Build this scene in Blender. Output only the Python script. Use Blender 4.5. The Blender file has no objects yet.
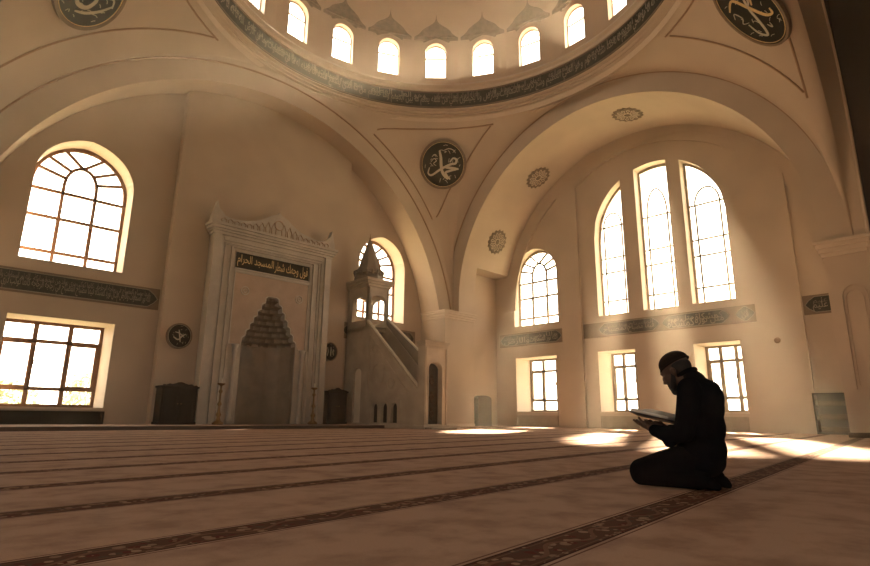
import bpy, bmesh, math, random
from math import sin, cos, pi, sqrt, radians, atan2
from mathutils import Vector, Matrix
from mathutils.geometry import tessellate_polygon
random.seed(7)
sc = bpy.context.scene
COL = sc.collection

# ------------------------------------------------------------------ materials
def mat(name, color, rough=0.8, noise=0.0, scale=4.0, metallic=0.0, bump=0.0, bscale=30.0, spec=0.3, color2=None):
    m = bpy.data.materials.new(name); m.use_nodes = True
    nt = m.node_tree; b = nt.nodes['Principled BSDF']
    b.inputs['Roughness'].default_value = rough; b.inputs['Metallic'].default_value = metallic
    b.inputs['Specular IOR Level'].default_value = spec
    c = (*color, 1)
    if noise > 0 or color2:
        tc = nt.nodes.new('ShaderNodeTexCoord'); n = nt.nodes.new('ShaderNodeTexNoise')
        n.inputs['Scale'].default_value = scale; n.inputs['Detail'].default_value = 5
        r = nt.nodes.new('ShaderNodeValToRGB')
        c2 = color2 or tuple(x * (1 - noise) for x in color)
        r.color_ramp.elements[0].color = (*c2, 1); r.color_ramp.elements[1].color = c
        r.color_ramp.elements[0].position = 0.35; r.color_ramp.elements[1].position = 0.65
        nt.links.new(tc.outputs['Object'], n.inputs['Vector']); nt.links.new(n.outputs['Fac'], r.inputs['Fac'])
        nt.links.new(r.outputs['Color'], b.inputs['Base Color'])
    else:
        b.inputs['Base Color'].default_value = c
    if bump > 0:
        tc = nt.nodes.new('ShaderNodeTexCoord'); n = nt.nodes.new('ShaderNodeTexNoise')
        n.inputs['Scale'].default_value = bscale; n.inputs['Detail'].default_value = 4
        bp = nt.nodes.new('ShaderNodeBump'); bp.inputs['Strength'].default_value = bump; bp.inputs['Distance'].default_value = 0.02
        nt.links.new(tc.outputs['Object'], n.inputs['Vector']); nt.links.new(n.outputs['Fac'], bp.inputs['Height'])
        nt.links.new(bp.outputs['Normal'], b.inputs['Normal'])
    return m

M = {}
M['plaster'] = mat('plaster', (0.440, 0.350, 0.265), 0.85, 0.10, 0.7, bump=0.05, bscale=12)
M['plaster_light'] = mat('plaster_light', (0.52, 0.42, 0.32), 0.8, 0.08, 1.1)
M['trim_brown'] = mat('trim_brown', (0.27, 0.17, 0.105), 0.8, 0.15, 3)
M['dome_plaster'] = mat('dome_plaster', (0.46, 0.35, 0.25), 0.8, 0.12, 0.5)
M['ornament'] = mat('ornament', (0.22, 0.165, 0.12), 0.8, 0.35, 6)
M['wall_shade'] = mat('wall_shade', (0.020, 0.012, 0.008), 0.9, 0.2, 1.5)  # near-black stands in for the unlit side of the near arch
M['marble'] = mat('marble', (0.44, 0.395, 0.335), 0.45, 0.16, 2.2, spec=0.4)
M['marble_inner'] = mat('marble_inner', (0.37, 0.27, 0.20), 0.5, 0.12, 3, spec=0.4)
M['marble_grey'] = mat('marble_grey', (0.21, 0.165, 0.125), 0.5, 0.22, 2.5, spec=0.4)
M['minbar_stone'] = mat('minbar_stone', (0.40, 0.325, 0.245), 0.55, 0.2, 2.0)
M['minbar_rail'] = mat('minbar_rail', (0.66, 0.58, 0.46), 0.5, 0.1, 3)
M['frieze'] = mat('frieze', (0.030, 0.036, 0.031), 0.8, 0.5, 14, spec=0.05)
M['frieze_border'] = mat('frieze_border', (0.17, 0.12, 0.08), 0.7, 0.2, 4)
M['letters'] = mat('letters', (0.45, 0.40, 0.30), 0.5)
M['letters_dim'] = mat('letters_dim', (0.235, 0.205, 0.155), 0.6)
M['reveal'] = mat('window_reveal', (0.60, 0.51, 0.41), 0.7)  # paler than the plaster: sky light on the jambs put into colour
M['gold'] = mat('gold', (0.62, 0.44, 0.19), 0.45, 0.15, 20)
M['med_black'] = mat('med_black', (0.007, 0.009, 0.0075), 0.8, 0.4, 9, spec=0.05)
M['rosette'] = mat('rosette', (0.17, 0.125, 0.09), 0.8, 0.5, 9)
M['wood_frame'] = mat('wood_frame', (0.20, 0.10, 0.055), 0.55, 0.2, 8)
M['metal_frame'] = mat('metal_frame', (0.23, 0.18, 0.125), 0.5)
M['wood_dark'] = mat('wood_dark', (0.009, 0.005, 0.003), 0.8, 0.4, 6, spec=0.08)
M['wood_mid'] = mat('wood_mid', (0.055, 0.032, 0.02), 0.8, 0.3, 6, spec=0.1)
M['brass'] = mat('brass', (0.20, 0.12, 0.05), 0.35, metallic=0.9)
M['step'] = mat('step', (0.055, 0.032, 0.022), 0.7, 0.2, 3)
M['platform_carpet'] = mat('platform_carpet', (0.36, 0.25, 0.19), 0.95, 0.15, 5)
M['panel_grey'] = mat('panel_grey', (0.30, 0.25, 0.19), 0.7, 0.15, 4)
M['jacket'] = mat('jacket_cloth', (0.0035, 0.0042, 0.006), 1.0, 0.3, 9, spec=0.02)
M['trousers'] = mat('trouser_cloth', (0.0045, 0.0042, 0.005), 1.0, 0.3, 9, spec=0.02)
M['cap'] = mat('cap_wool', (0.018, 0.010, 0.007), 0.95, 0.3, 60, spec=0.1)
M['skin'] = mat('skin', (0.065, 0.033, 0.021), 0.7, 0.1, 8)
M['hair'] = mat('hair', (0.012, 0.009, 0.008), 0.8, 0.3, 80)
M['paper'] = mat('paper', (0.62, 0.58, 0.50), 0.8)
M['book_cover'] = mat('book_cover', (0.05, 0.045, 0.045), 0.5, 0.2, 10)
M['grass'] = mat('outdoor_ground', (0.30, 0.30, 0.20), 0.95, 0.2, 1)
M['foliage'] = mat('foliage', (0.50, 0.50, 0.34), 0.9, 0.25, 3)
M['door_and_shade'] = mat('door_and_shade', (0.022, 0.018, 0.014), 0.7, 0.4, 8, spec=0.1)

def glass_mat():
    m = bpy.data.materials.new('window_glass'); m.use_nodes = True; nt = m.node_tree
    for n in list(nt.nodes): nt.nodes.remove(n)
    o = nt.nodes.new('ShaderNodeOutputMaterial'); t = nt.nodes.new('ShaderNodeBsdfTransparent'); g = nt.nodes.new('ShaderNodeBsdfGlossy')
    t.inputs['Color'].default_value = (0.97, 0.965, 0.95, 1); g.inputs['Roughness'].default_value = 0.05
    x = nt.nodes.new('ShaderNodeMixShader')
    x.inputs[0].default_value = 0.03; nt.links.new(t.outputs[0], x.inputs[1]); nt.links.new(g.outputs[0], x.inputs[2])
    nt.links.new(x.outputs[0], o.inputs[0]); return m
M['glass'] = glass_mat()

def carpet_mat():
    m = bpy.data.materials.new('carpet'); m.use_nodes = True; nt = m.node_tree; N = nt.nodes; L = nt.links
    b = N['Principled BSDF']; b.inputs['Roughness'].default_value = 0.95; b.inputs['Specular IOR Level'].default_value = 0.02
    def math_(op, a, c=None, v=None):
        n = N.new('ShaderNodeMath'); n.operation = op
        if hasattr(a, 'is_linked') or hasattr(a, 'links'): L.new(a, n.inputs[0])
        else: n.inputs[0].default_value = a
        if c is not None:
            if hasattr(c, 'links'): L.new(c, n.inputs[1])
            else: n.inputs[1].default_value = c
        return n.outputs[0]
    def mix(fac, a, c):
        n = N.new('ShaderNodeMix'); n.data_type = 'RGBA'
        if hasattr(fac, 'links'): L.new(fac, n.inputs[0])
        else: n.inputs[0].default_value = fac
        for i, q in ((6, a), (7, c)):
            if hasattr(q, 'links'): L.new(q, n.inputs[i])
            else: n.inputs[i].default_value = (*q, 1)
        return n.outputs[2]
    tc = N.new('ShaderNodeTexCoord'); mp = N.new('ShaderNodeMapping'); mp.inputs['Rotation'].default_value = (0, 0, -math.atan(0.115))
    L.new(tc.outputs['Object'], mp.inputs['Vector'])
    sp = N.new('ShaderNodeSeparateXYZ'); L.new(mp.outputs[0], sp.inputs[0])
    u, v = sp.outputs[0], sp.outputs[1]
    P = 1.025 * cos(math.atan(0.115))
    w = math_('SUBTRACT', v, 1.0 * cos(math.atan(0.115)) - P * 20 - P / 2)
    mod = math_('FLOORED_MODULO', w, P) if False else math_('MODULO', w, P)
    d = math_('ABSOLUTE', math_('SUBTRACT', mod, P / 2))              # distance to the centre of the nearest band
    def less(x, t): return math_('LESS_THAN', x, t)
    band = less(d, 0.088)
    edge1 = math_('MULTIPLY', less(d, 0.088), math_('GREATER_THAN', d, 0.078))
    edge2 = math_('MULTIPLY', less(d, 0.068), math_('GREATER_THAN', d, 0.062))
    outer = math_('MULTIPLY', less(d, 0.110), math_('GREATER_THAN', d, 0.102))
    # floral repeat inside the band: scrolling stem plus blossoms
    stem = math_('ABSOLUTE', math_('SUBTRACT', math_('SUBTRACT', mod, P / 2), math_('MULTIPLY', math_('SINE', math_('MULTIPLY', u, 2 * pi / 0.36)), 0.038)))
    stemm = less(stem, 0.010)
    vo = N.new('ShaderNodeTexVoronoi'); vo.inputs['Scale'].default_value = 22; vo.inputs['Randomness'].default_value = 0.75
    L.new(mp.outputs[0], vo.inputs['Vector'])
    blossoms = less(vo.outputs['Distance'], 0.46)
    petals = less(vo.outputs['Distance'], 0.20)
    rr = N.new('ShaderNodeValToRGB'); rr.color_ramp.interpolation = 'CONSTANT'
    e = rr.color_ramp.elements; e[0].color = (0.11, 0.035, 0.025, 1); e[1].position = 0.35; e[1].color = (0.24, 0.15, 0.10, 1)
    x = e.new(0.6); x.color = (0.09, 0.06, 0.045, 1); x = e.new(0.8); x.color = (0.30, 0.19, 0.125, 1)
    sc3 = N.new('ShaderNodeSeparateColor'); L.new(vo.outputs['Color'], sc3.inputs[0]); L.new(sc3.outputs[0], rr.inputs[0])
    n1 = N.new('ShaderNodeTexNoise'); n1.inputs['Scale'].default_value = 3.6; n1.inputs['Detail'].default_value = 6; n1.inputs['Roughness'].default_value = 0.6
    L.new(mp.outputs[0], n1.inputs['Vector'])
    n2 = N.new('ShaderNodeTexNoise'); n2.inputs['Scale'].default_value = 90; n2.inputs['Detail'].default_value = 3; L.new(mp.outputs[0], n2.inputs['Vector'])
    r1 = N.new('ShaderNodeValToRGB'); L.new(n1.outputs['Fac'], r1.inputs[0])
    r1.color_ramp.elements[0].position = 0.36; r1.color_ramp.elements[1].position = 0.56
    r1.color_ramp.elements[0].color = (0.32, 0.205, 0.148, 1); r1.color_ramp.elements[1].color = (0.46, 0.31, 0.225, 1)
    base = r1.outputs[0]
    base = mix(math_('MULTIPLY', n2.outputs['Fac'], 0.25), base, (0.17, 0.10, 0.07))
    bandc = mix(blossoms, (0.10, 0.05, 0.034), rr.outputs[0])
    bandc = mix(petals, bandc, (0.27, 0.17, 0.11))
    bandc = mix(stemm, bandc, (0.17, 0.09, 0.06))
    bandc = mix(edge2, bandc, (0.16, 0.09, 0.06))
    bandc = mix(edge1, bandc, (0.055, 0.025, 0.018))
    col = mix(band, base, bandc)
    col = mix(outer, col, (0.14, 0.07, 0.048))
    L.new(col, b.inputs['Base Color'])
    bp = N.new('ShaderNodeBump'); bp.inputs['Strength'].default_value = 0.5; bp.inputs['Distance'].default_value = 0.012
    hh = math_('ADD', math_('MULTIPLY', n2.outputs['Fac'], 0.4), n1.outputs['Fac']); L.new(hh, bp.inputs['Height']); L.new(bp.outputs[0], b.inputs['Normal'])
    return m
M['carpet'] = carpet_mat()

# ------------------------------------------------------------------ helpers
def new_obj(name, me, m=None, parent=None):
    if m is not None: me.materials.append(M[m] if isinstance(m, str) else m)
    o = bpy.data.objects.new(name, me); COL.objects.link(o)
    if parent is not None:
        o.parent = parent
        o.matrix_parent_inverse = Matrix.Translation(-parent.location) if parent.rotation_euler[2] == 0 else parent.matrix_basis.inverted()
    return o
def obj(name, bm, m=None, parent=None, smooth=False):
    bmesh.ops.remove_doubles(bm, verts=bm.verts, dist=1e-5)
    bmesh.ops.recalc_face_normals(bm, faces=bm.faces)
    me = bpy.data.meshes.new(name); bm.to_mesh(me); bm.free()
    if smooth:
        for p in me.polygons: p.use_smooth = True
    return new_obj(name, me, m, parent)
def empty(name, loc, label=None, cat=None, group=None):
    o = bpy.data.objects.new(name, None); COL.objects.link(o); o.location = loc; o.empty_display_size = 0.2
    tag(o, label, cat, group); return o
def tag(o, label=None, cat=None, group=None, kind=None):
    if label: o['label'] = label
    if cat: o['category'] = cat
    if group: o['group'] = group
    if kind: o['kind'] = kind
    return o
def struct(o, label=None, cat=None, group=None):
    return tag(o, label, cat, group, 'structure')

class Fr:
    """a flat working frame: origin, u (across), v (up), n (out of the surface, towards the room)"""
    def __init__(s, o, u, v, n): s.o, s.u, s.v, s.n = Vector(o), Vector(u).normalized(), Vector(v).normalized(), Vector(n).normalized()
    def __call__(s, a, b, c=0.0): return s.o + s.u * a + s.v * b + s.n * c
def FQ(Y): return Fr((0, Y, 0), (1, 0, 0), (0, 0, 1), (0, -1, 0))      # qibla side planes: u = X
def FE(X): return Fr((X, 0, 0), (0, 1, 0), (0, 0, 1), (-1, 0, 0))      # right hand planes: u = Y

def prism(bm, loops, fr, w0, w1):
    """solid plate from 2D loops (outer, then holes) between depths w0 and w1"""
    L3 = [[Vector((p[0], p[1], 0)) for p in lp] for lp in loops]
    tris = tessellate_polygon(L3); flat = [p for lp in loops for p in lp]
    A = [bm.verts.new(fr(p[0], p[1], w0)) for p in flat]; B = [bm.verts.new(fr(p[0], p[1], w1)) for p in flat]
    for t in tris:
        for V in (A, B):
            try: bm.faces.new([V[i] for i in t])
            except ValueError: pass
    k = 0
    for lp in loops:
        n = len(lp)
        for i in range(n):
            j = (i + 1) % n
            try: bm.faces.new([A[k + i], A[k + j], B[k + j], B[k + i]])
            except ValueError: pass
        k += n
def rect(x0, x1, z0, z1): return [(x0, z0), (x1, z0), (x1, z1), (x0, z1)]
def box(bm, x0, x1, y0, y1, z0, z1, bevel=0.0):
    vs = [bm.verts.new((x, y, z)) for x in (x0, x1) for y in (y0, y1) for z in (z0, z1)]
    fs = [bm.faces.new([vs[i] for i in f]) for f in ((0, 1, 3, 2), (4, 6, 7, 5), (0, 4, 5, 1), (2, 3, 7, 6), (0, 2, 6, 4), (1, 5, 7, 3))]
    if bevel > 0:
        es = list({e for f in fs for e in f.edges}); bmesh.ops.bevel(bm, geom=es, offset=bevel, segments=2, affect='EDGES', profile=0.5)
def arch_loop(x0, x1, z0, zs, top=None, n=20, pointed=0.0):
    c = (x0 + x1) / 2; r = (x1 - x0) / 2; h = (top - zs) if top else r
    pts = [(x0, z0), (x1, z0)]
    for i in range(n + 1):
        a = pi * i / n
        pts.append((c + r * cos(a), zs + h * (sin(a) ** (1 - 0.0)) + pointed * (1 - abs(cos(a))) ** 3))
    return pts
def arc(cx, cz, r, a0, a1, n): return [(cx + r * cos(a0 + (a1 - a0) * i / n), cz + r * sin(a0 + (a1 - a0) * i / n)) for i in range(n + 1)]
def strip(bm, pts, w, fr, w0, w1, closed=False):
    """flat bar of width w following a 2D polyline, from depth w0 to w1"""
    n = len(pts); L, R = [], []
    for i, p in enumerate(pts):
        a = pts[i - 1] if (i > 0 or closed) else p
        b = pts[(i + 1) % n] if (i < n - 1 or closed) else p
        dx, dz = b[0] - a[0], b[1] - a[1]; l = math.hypot(dx, dz) or 1
        ww = w[i] if isinstance(w, (list, tuple)) else w
        nx, nz = -dz / l * ww / 2, dx / l * ww / 2
        L.append((p[0] + nx, p[1] + nz)); R.append((p[0] - nx, p[1] - nz))
    vs = [[bm.verts.new(fr(q[0], q[1], d)) for q in S] for S in (L, R) for d in (w0, w1)]
    m = n if closed else n - 1
    for i in range(m):
        j = (i + 1) % n
        for a, b in ((0, 1), (1, 3), (3, 2), (2, 0)):
            bm.faces.new([vs[a][i], vs[a][j], vs[b][j], vs[b][i]])
    if not closed:
        for i in (0, n - 1): bm.faces.new([vs[0][i], vs[1][i], vs[3][i], vs[2][i]])
def tube(bm, pts, r, seg=8, closed=False):
    pts = [Vector(p) for p in pts]; n = len(pts); rings = []
    for i, p in enumerate(pts):
        a = pts[i - 1] if (i > 0 or closed) else p
        b = pts[(i + 1) % n] if (i < n - 1 or closed) else p
        t = (b - a).normalized(); up = Vector((0, 0, 1)) if abs(t.z) < 0.95 else Vector((1, 0, 0))
        s = t.cross(up).normalized(); q = s.cross(t)
        rr = r[i] if isinstance(r, (list, tuple)) else r
        rings.append([bm.verts.new(p + s * rr * cos(2 * pi * k / seg) + q * rr * sin(2 * pi * k / seg)) for k in range(seg)])
    for i in range(n if closed else n - 1):
        j = (i + 1) % n
        for k in range(seg):
            l = (k + 1) % seg
            bm.faces.new([rings[i][k], rings[i][l], rings[j][l], rings[j][k]])
    if not closed:
        bm.faces.new(rings[0]); bm.faces.new(rings[-1][::-1])
def lathe(bm, prof, c, seg=24, a0=0, a1=2 * pi):
    full = abs(a1 - a0 - 2 * pi) < 1e-6; m = seg if full else seg + 1
    rings = []
    for i in range(m):
        a = a0 + (a1 - a0) * i / seg
        rings.append([bm.verts.new((c[0] + r * cos(a), c[1] + r * sin(a), c[2] + z)) for r, z in prof])
    for i in range(seg):
        A, B = rings[i], rings[(i + 1) % m]
        for k in range(len(prof) - 1):
            try: bm.faces.new([A[k], B[k], B[k + 1], A[k + 1]])
            except ValueError: pass
def hex_(s): return tuple(int(s[i:i + 2], 16) for i in (0, 2, 4))

# ------------------------------------------------------------------ Arabic lettering
FORMS = {'ا': 'FE8D FE8E', 'ب': 'FE8F FE90 FE91 FE92', 'ت': 'FE95 FE96 FE97 FE98', 'ج': 'FE9D FE9E FE9F FEA0', 'ح': 'FEA1 FEA2 FEA3 FEA4', 'خ': 'FEA5 FEA6 FEA7 FEA8',
 'د': 'FEA9 FEAA', 'ذ': 'FEAB FEAC', 'ر': 'FEAD FEAE', 'س': 'FEB1 FEB2 FEB3 FEB4', 'ش': 'FEB5 FEB6 FEB7 FEB8', 'ص': 'FEB9 FEBA FEBB FEBC', 'ض': 'FEBD FEBE FEBF FEC0',
 'ط': 'FEC1 FEC2 FEC3 FEC4', 'ع': 'FEC9 FECA FECB FECC', 'ف': 'FED1 FED2 FED3 FED4', 'ق': 'FED5 FED6 FED7 FED8', 'ك': 'FED9 FEDA FEDB FEDC', 'ل': 'FEDD FEDE FEDF FEE0',
 'م': 'FEE1 FEE2 FEE3 FEE4', 'ن': 'FEE5 FEE6 FEE7 FEE8', 'ه': 'FEE9 FEEA FEEB FEEC', 'و': 'FEED FEEE', 'ي': 'FEF1 FEF2 FEF3 FEF4', 'ة': 'FE93 FE94'}
FORMS = {k: [chr(int(x, 16)) for x in v.split()] for k, v in FORMS.items()}
def shape(s):
    out = []; n = len(s)
    for i, c in enumerate(s):
        if c not in FORMS: out.append(c); continue
        f = FORMS[c]
        pj = i > 0 and s[i - 1] in FORMS and len(FORMS[s[i - 1]]) == 4
        nj = i < n - 1 and s[i + 1] in FORMS and len(f) == 4
        out.append(f[(3 if nj else 1) if pj else (2 if nj else 0)])
    return ''.join(out)[::-1]
def text_faces(s):
    cu = bpy.data.curves.new('lettering', 'FONT'); cu.body = shape(s); cu.size = 1; cu.resolution_u = 2; cu.offset = 0.006
    o = bpy.data.objects.new('lettering', cu); COL.objects.link(o)
    dg = bpy.context.evaluated_depsgraph_get(); ev = o.evaluated_get(dg); me = ev.to_mesh()
    V = [(v.co.x, v.co.y) for v in me.vertices]; Fc = [tuple(p.vertices) for p in me.polygons]
    ev.to_mesh_clear(); bpy.data.objects.remove(o); bpy.data.curves.remove(cu)
    xs = [v[0] for v in V]; ys = [v[1] for v in V]
    x0, x1, y0, y1 = min(xs), max(xs), min(ys), max(ys)
    return [((x - x0) / (x1 - x0), (y - y0) / (y1 - y0)) for x, y in V], Fc
def lettering(name, s, fn, m, parent):
    """fn maps (0..1, 0..1) to a point of the surface"""
    V, Fc = text_faces(s); bm = bmesh.new(); vs = [bm.verts.new(fn(a, b)) for a, b in V]
    for f in Fc:
        try: bm.faces.new([vs[i] for i in f])
        except ValueError: pass
    return obj(name, bm, m, parent)

# ------------------------------------------------------------------ floor and far ground
bm = bmesh.new(); box(bm, -7.5, 23.5, -7.5, 20.5, -0.3, 0.0); fl = obj('floor', bm, 'carpet'); struct(fl)
bm = bmesh.new(); box(bm, -120, 160, -120, 160, -1.4, -1.0); g = obj('ground', bm, 'grass'); struct(g)

# ------------------------------------------------------------------ wall facing the viewer on the left (mihrab wall)
YQ, XE = 18.7, 21.4
LW = (2.02, 4.66); RW = (13.52, 16.08)
low_l = rect(LW[0], LW[1], 0.55, 3.03)
up_l = arch_loop(LW[0], LW[1], 4.60, 7.15, 8.48, pointed=0.05)
up_r = arch_loop(RW[0], RW[1], 4.40, 6.75, 8.08, pointed=0.05)
fq = FQ(YQ)
bm = bmesh.new()
prism(bm, [[(-7.5, 0), (24, 0), (24, 3.3), (10.55, 3.3), (10.55, .02), (8.25, .02), (8.25, 3.3), (-7.5, 3.3)], low_l], fq, 0, -1.3)
prism(bm, [[(-7.5, 3.3), (8.25, 3.3), (8.25, 4.7), (10.55, 4.7), (10.55, 3.3), (24, 3.3), (24, 14.5), (-7.5, 14.5)], up_l, up_r], fq, 0, -0.8)
w = obj('wall_front', bm, 'plaster'); struct(w)
bm = bmesh.new(); prism(bm, [rect(5.86, 12.72, 0, 12.6), rect(8.3, 10.5, 0.02, 4.6)], FQ(18.4), -0.3, 0.0); struct(obj('wall_front_bay', bm, 'plaster'))
# right hand wall with its windows
fe = FE(XE)
low_e = [rect(14.32, 16.63, 0.66, 3.15), rect(10.60, 12.28, 0.66, 3.15), rect(6.68, 8.32, 0.66, 3.15)]
up_e1 = arch_loop(14.15, 16.65, 4.64, 7.0, 8.30, pointed=0.06)
TC, TZ, TR = 9.40, 8.10, 2.74
def tri_loop(y0, y1):
    pts = [(y0, 4.64), (y1, 4.64)]
    for i in range(15):
        y = y1 + (y0 - y1) * i / 14; dy = min(abs(y - TC), TR)
        pts.append((y, TZ + sqrt(max(0, TR * TR - dy * dy))))
    return pts
TRI = [(10.75, 12.14), (8.72, 10.13), (6.66, 8.20)]
bm = bmesh.new()
prism(bm, [rect(-7.5, 20, 0, 3.3)] + low_e, fe, 0, -1.3)
up_e2 = arch_loop(2.75, 3.78, 4.9, 7.6, 8.1)  # hidden window, added to send sky light onto the vault
prism(bm, [rect(-7.5, 20, 3.3, 14.5), up_e1, up_e2] + [tri_loop(*t) for t in TRI], fe, 0, -0.6)
struct(obj('wall_right', bm, 'plaster'))
# raised pilasters and arch band on the right hand wall
RC = (10.21, 5.43); RR = 6.93; LC = (8.83, 3.39); LR = 8.44
bm = bmesh.new(); f2 = FE(XE)
band = arc(*RC, RR + 0.05, 0, pi, 48) + arc(*RC, 6.30, pi, 0, 48); prism(bm, [band], f2, 0, 0.10)
c2 = (9.45, 5.55); r2 = 6.25
top = [(y, c2[1] + sqrt(r2 * r2 - (y - c2[0]) ** 2)) for y in [6.05 + (12.92 - 6.05) * i / 24 for i in range(25)]]
for y0_, y1_ in ((12.92, 13.9), (4.66, 6.05)):
    hh = lambda y: RC[1] + sqrt(max(0, 6.5 ** 2 - (y - RC[0]) ** 2))
    prism(bm, [[(y0_, 0), (y1_, 0), (y1_, hh(y1_)), (y0_, hh(y0_))]], f2, 0, 0.13)
ring_ = [(y, RC[1] + sqrt(max(0, 6.6 ** 2 - (y - RC[0]) ** 2))) for y in [12.92 + (6.05 - 12.92) * i / 24 for i in range(25)]]
prism(bm, [top + ring_], f2, 0, 0.13)
struct(obj('trim_1', bm, 'plaster'))

# ------------------------------------------------------------------ the great arches and their piers
def arch_path(c, r, zlow, n=64, side=(None, None)):
    """open curve from the + side, over the top, to the - side, with straight legs to zlow"""
    pts = []
    a = math.asin(max(-1, min(1, (zlow - c[1]) / r))) if zlow > c[1] else 0
    if zlow < c[1]: pts.append((c[0] + r, zlow))
    pts += arc(*c, r, a, pi - a, n)
    if zlow < c[1]: pts.append((c[0] - r, zlow))
    return pts
def face_arch(c, r, extr, umin, umax, fr, w0, w1, name, ztop, m='plaster'):
    """plate with the arch cut out, closed above by the extrados radius extr (clamped)"""
    inner = arch_path(c, r, 4.9)
    outr = arc(*c, extr, 0, pi, 64); outr = [(min(max(p[0], umin), umax), max(p[1], 4.9)) for p in outr]
    lp = [(umax, 4.9)] + outr + [(umin, 4.9)] + inner[::-1]
    q = []
    for p in lp:
        if not q or math.hypot(p[0] - q[-1][0], p[1] - q[-1][1]) > 1e-3: q.append(p)
    bm = bmesh.new(); prism(bm, [q], fr, w0, w1); o = obj(name, bm, m); struct(o); return o
face_arch(LC, LR, LR + 0.95, -0.35, 18.0, FQ(17.5), 0, -1.2, 'arch_front', 0)
# right hand arch: near the pier a strip of intrados down to the capital, deeper in it stops above the alcove
face_arch(RC, RR, RR + 0.95, 2.5, 17.5, FE(18.0), 0, -1.0, 'arch_right', 0)
bm = bmesh.new()
al = math.asin((7.2 - RC[1]) / RR)
inn = arc(*RC, RR, al, pi - al, 60); out = arc(*RC, RR + 0.6, pi - al + 0.02, al - 0.02, 60)
prism(bm, [inn + [(2.4, 7.2)] + out + [(18.2, 7.2)]], FE(19.0), 0, -2.4); struct(obj('vault_right', bm, 'plaster'))
# piers: corner pier, hidden partners and near pier
def pier(name, x0, x1, y0, y1, z1, m='plaster'):
    bm = bmesh.new(); box(bm, x0, x1, y0, y1, 0, z1); o = obj(name, bm, m); struct(o); return o
pier('pillar_corner', 17.13, 19.0, 17.14, 18.7, 4.95)
bm = bmesh.new(); box(bm, 18.06, 18.98, 17.20, 18.68, 4.9, 8.2); struct(obj('pillar_corner_upper', bm, 'plaster'))
pier('pillar_front_left', -2.4, 0.52, 17.5, 18.7, 4.95)
pier('pillar_near', 18.0, 19.0, 2.2, 3.28, 5.0)
bm = bmesh.new(); box(bm, 19.0, 21.4, 17.8, 18.7, 0, 8.0); box(bm, 19.0, 21.4, 2.2, 2.6, 0, 8.0); struct(obj('wall_alcove', bm, 'plaster'))
# capitals: stepped mouldings wrapping the piers
def capital(name, x0, x1, y0, y1, z0, z1):
    bm = bmesh.new(); h = z1 - z0
    for k, (a, b, e) in enumerate(((0, .3, .04), (.25, .6, .08), (.55, .82, .13), (.8, 1.0, .17))):
        box(bm, x0 - e, x1 + (e if x1 < 18.99 else 0.05), y0 - e, y1 + (e if y1 < 17 else 0), z0 + a * h, z0 + b * h, 0.012)
    struct(obj(name, bm, 'plaster_light'))
capital('trim_2', 17.13, 19.0, 17.14, 18.6, 4.62, 4.98)
capital('trim_3', 18.0, 19.0, 2.32, 3.28, 4.78, 5.22)
capital('trim_4', -0.8, 0.52, 17.5, 18.6, 4.62, 4.98)
bm = bmesh.new(); box(bm, 17.96, 19.02, 2.15, 3.32, 0, 0.13, 0.02); struct(obj('baseboard_near', bm, 'wood_mid'))
bm = bmesh.new(); box(bm, 17.08, 19.02, 17.10, 18.6, 0, 0.12, 0.02); struct(obj('baseboard_corner', bm, 'plaster_light'))
# relief arched panel on the near pier
bm = bmesh.new(); f = FE(18.0)
lp = arch_loop(2.45, 3.0, 1.2, 3.6, 3.95, n=12)
strip(bm, lp, 0.05, f, -0.01, 0.05, closed=True); strip(bm, arch_loop(2.53, 2.92, 1.3, 3.55, 3.8, n=12), 0.025, f, -0.01, 0.03, closed=True)
struct(obj('trim_5', bm, 'plaster'))
# near arch: its viewer side, coloured dark for shade, and the lit intrados
NC = (10.1, 8.0); NR = 7.88
near_edge = [(17.98, 5.0), (17.98, 6.5)] + [(NC[0] + NR * cos(a), NC[1] + NR * sin(a)) for a in [radians(3 * i) for i in range(0, 31)]]
near_in = [(18.0, 5.0), (18.0, 5.6)] + [(10.1 + 7.9 * cos(a), 5.5 + 7.9 * sin(a)) for a in [radians(3 * i) for i in range(0, 31)]]
bm = bmesh.new()
A = [bm.verts.new((p[0], 2.2, p[1])) for p in near_edge]; B = [bm.verts.new((p[0], 2.52, p[1])) for p in near_in]
for i in range(len(A) - 1): bm.faces.new([A[i], A[i + 1], B[i + 1], B[i]])
struct(obj('arch_near', bm, 'plaster', smooth=True))
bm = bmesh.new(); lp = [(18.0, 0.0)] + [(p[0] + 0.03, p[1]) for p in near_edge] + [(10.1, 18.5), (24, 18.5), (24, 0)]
prism(bm, [lp], Fr((0, 2.2, 0), (1, 0, 0), (0, 0, 1), (0, -1, 0)), -0.12, 0.0); struct(obj('wall_near_side', bm, 'wall_shade'))
bm = bmesh.new(); box(bm, 18.0, 18.5, -7.2, 2.19, 0, 14.2); struct(obj('wall_near_return', bm, 'wall_shade'))
bm = bmesh.new(); tube(bm, [(17.97, 2.2, 0.1), (17.97, 2.2, 5.0)] + [(p[0], 2.2, p[1]) for p in near_edge[1:]], 0.045, 8); struct(obj('trim_6', bm, 'plaster_light', smooth=True))

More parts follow.
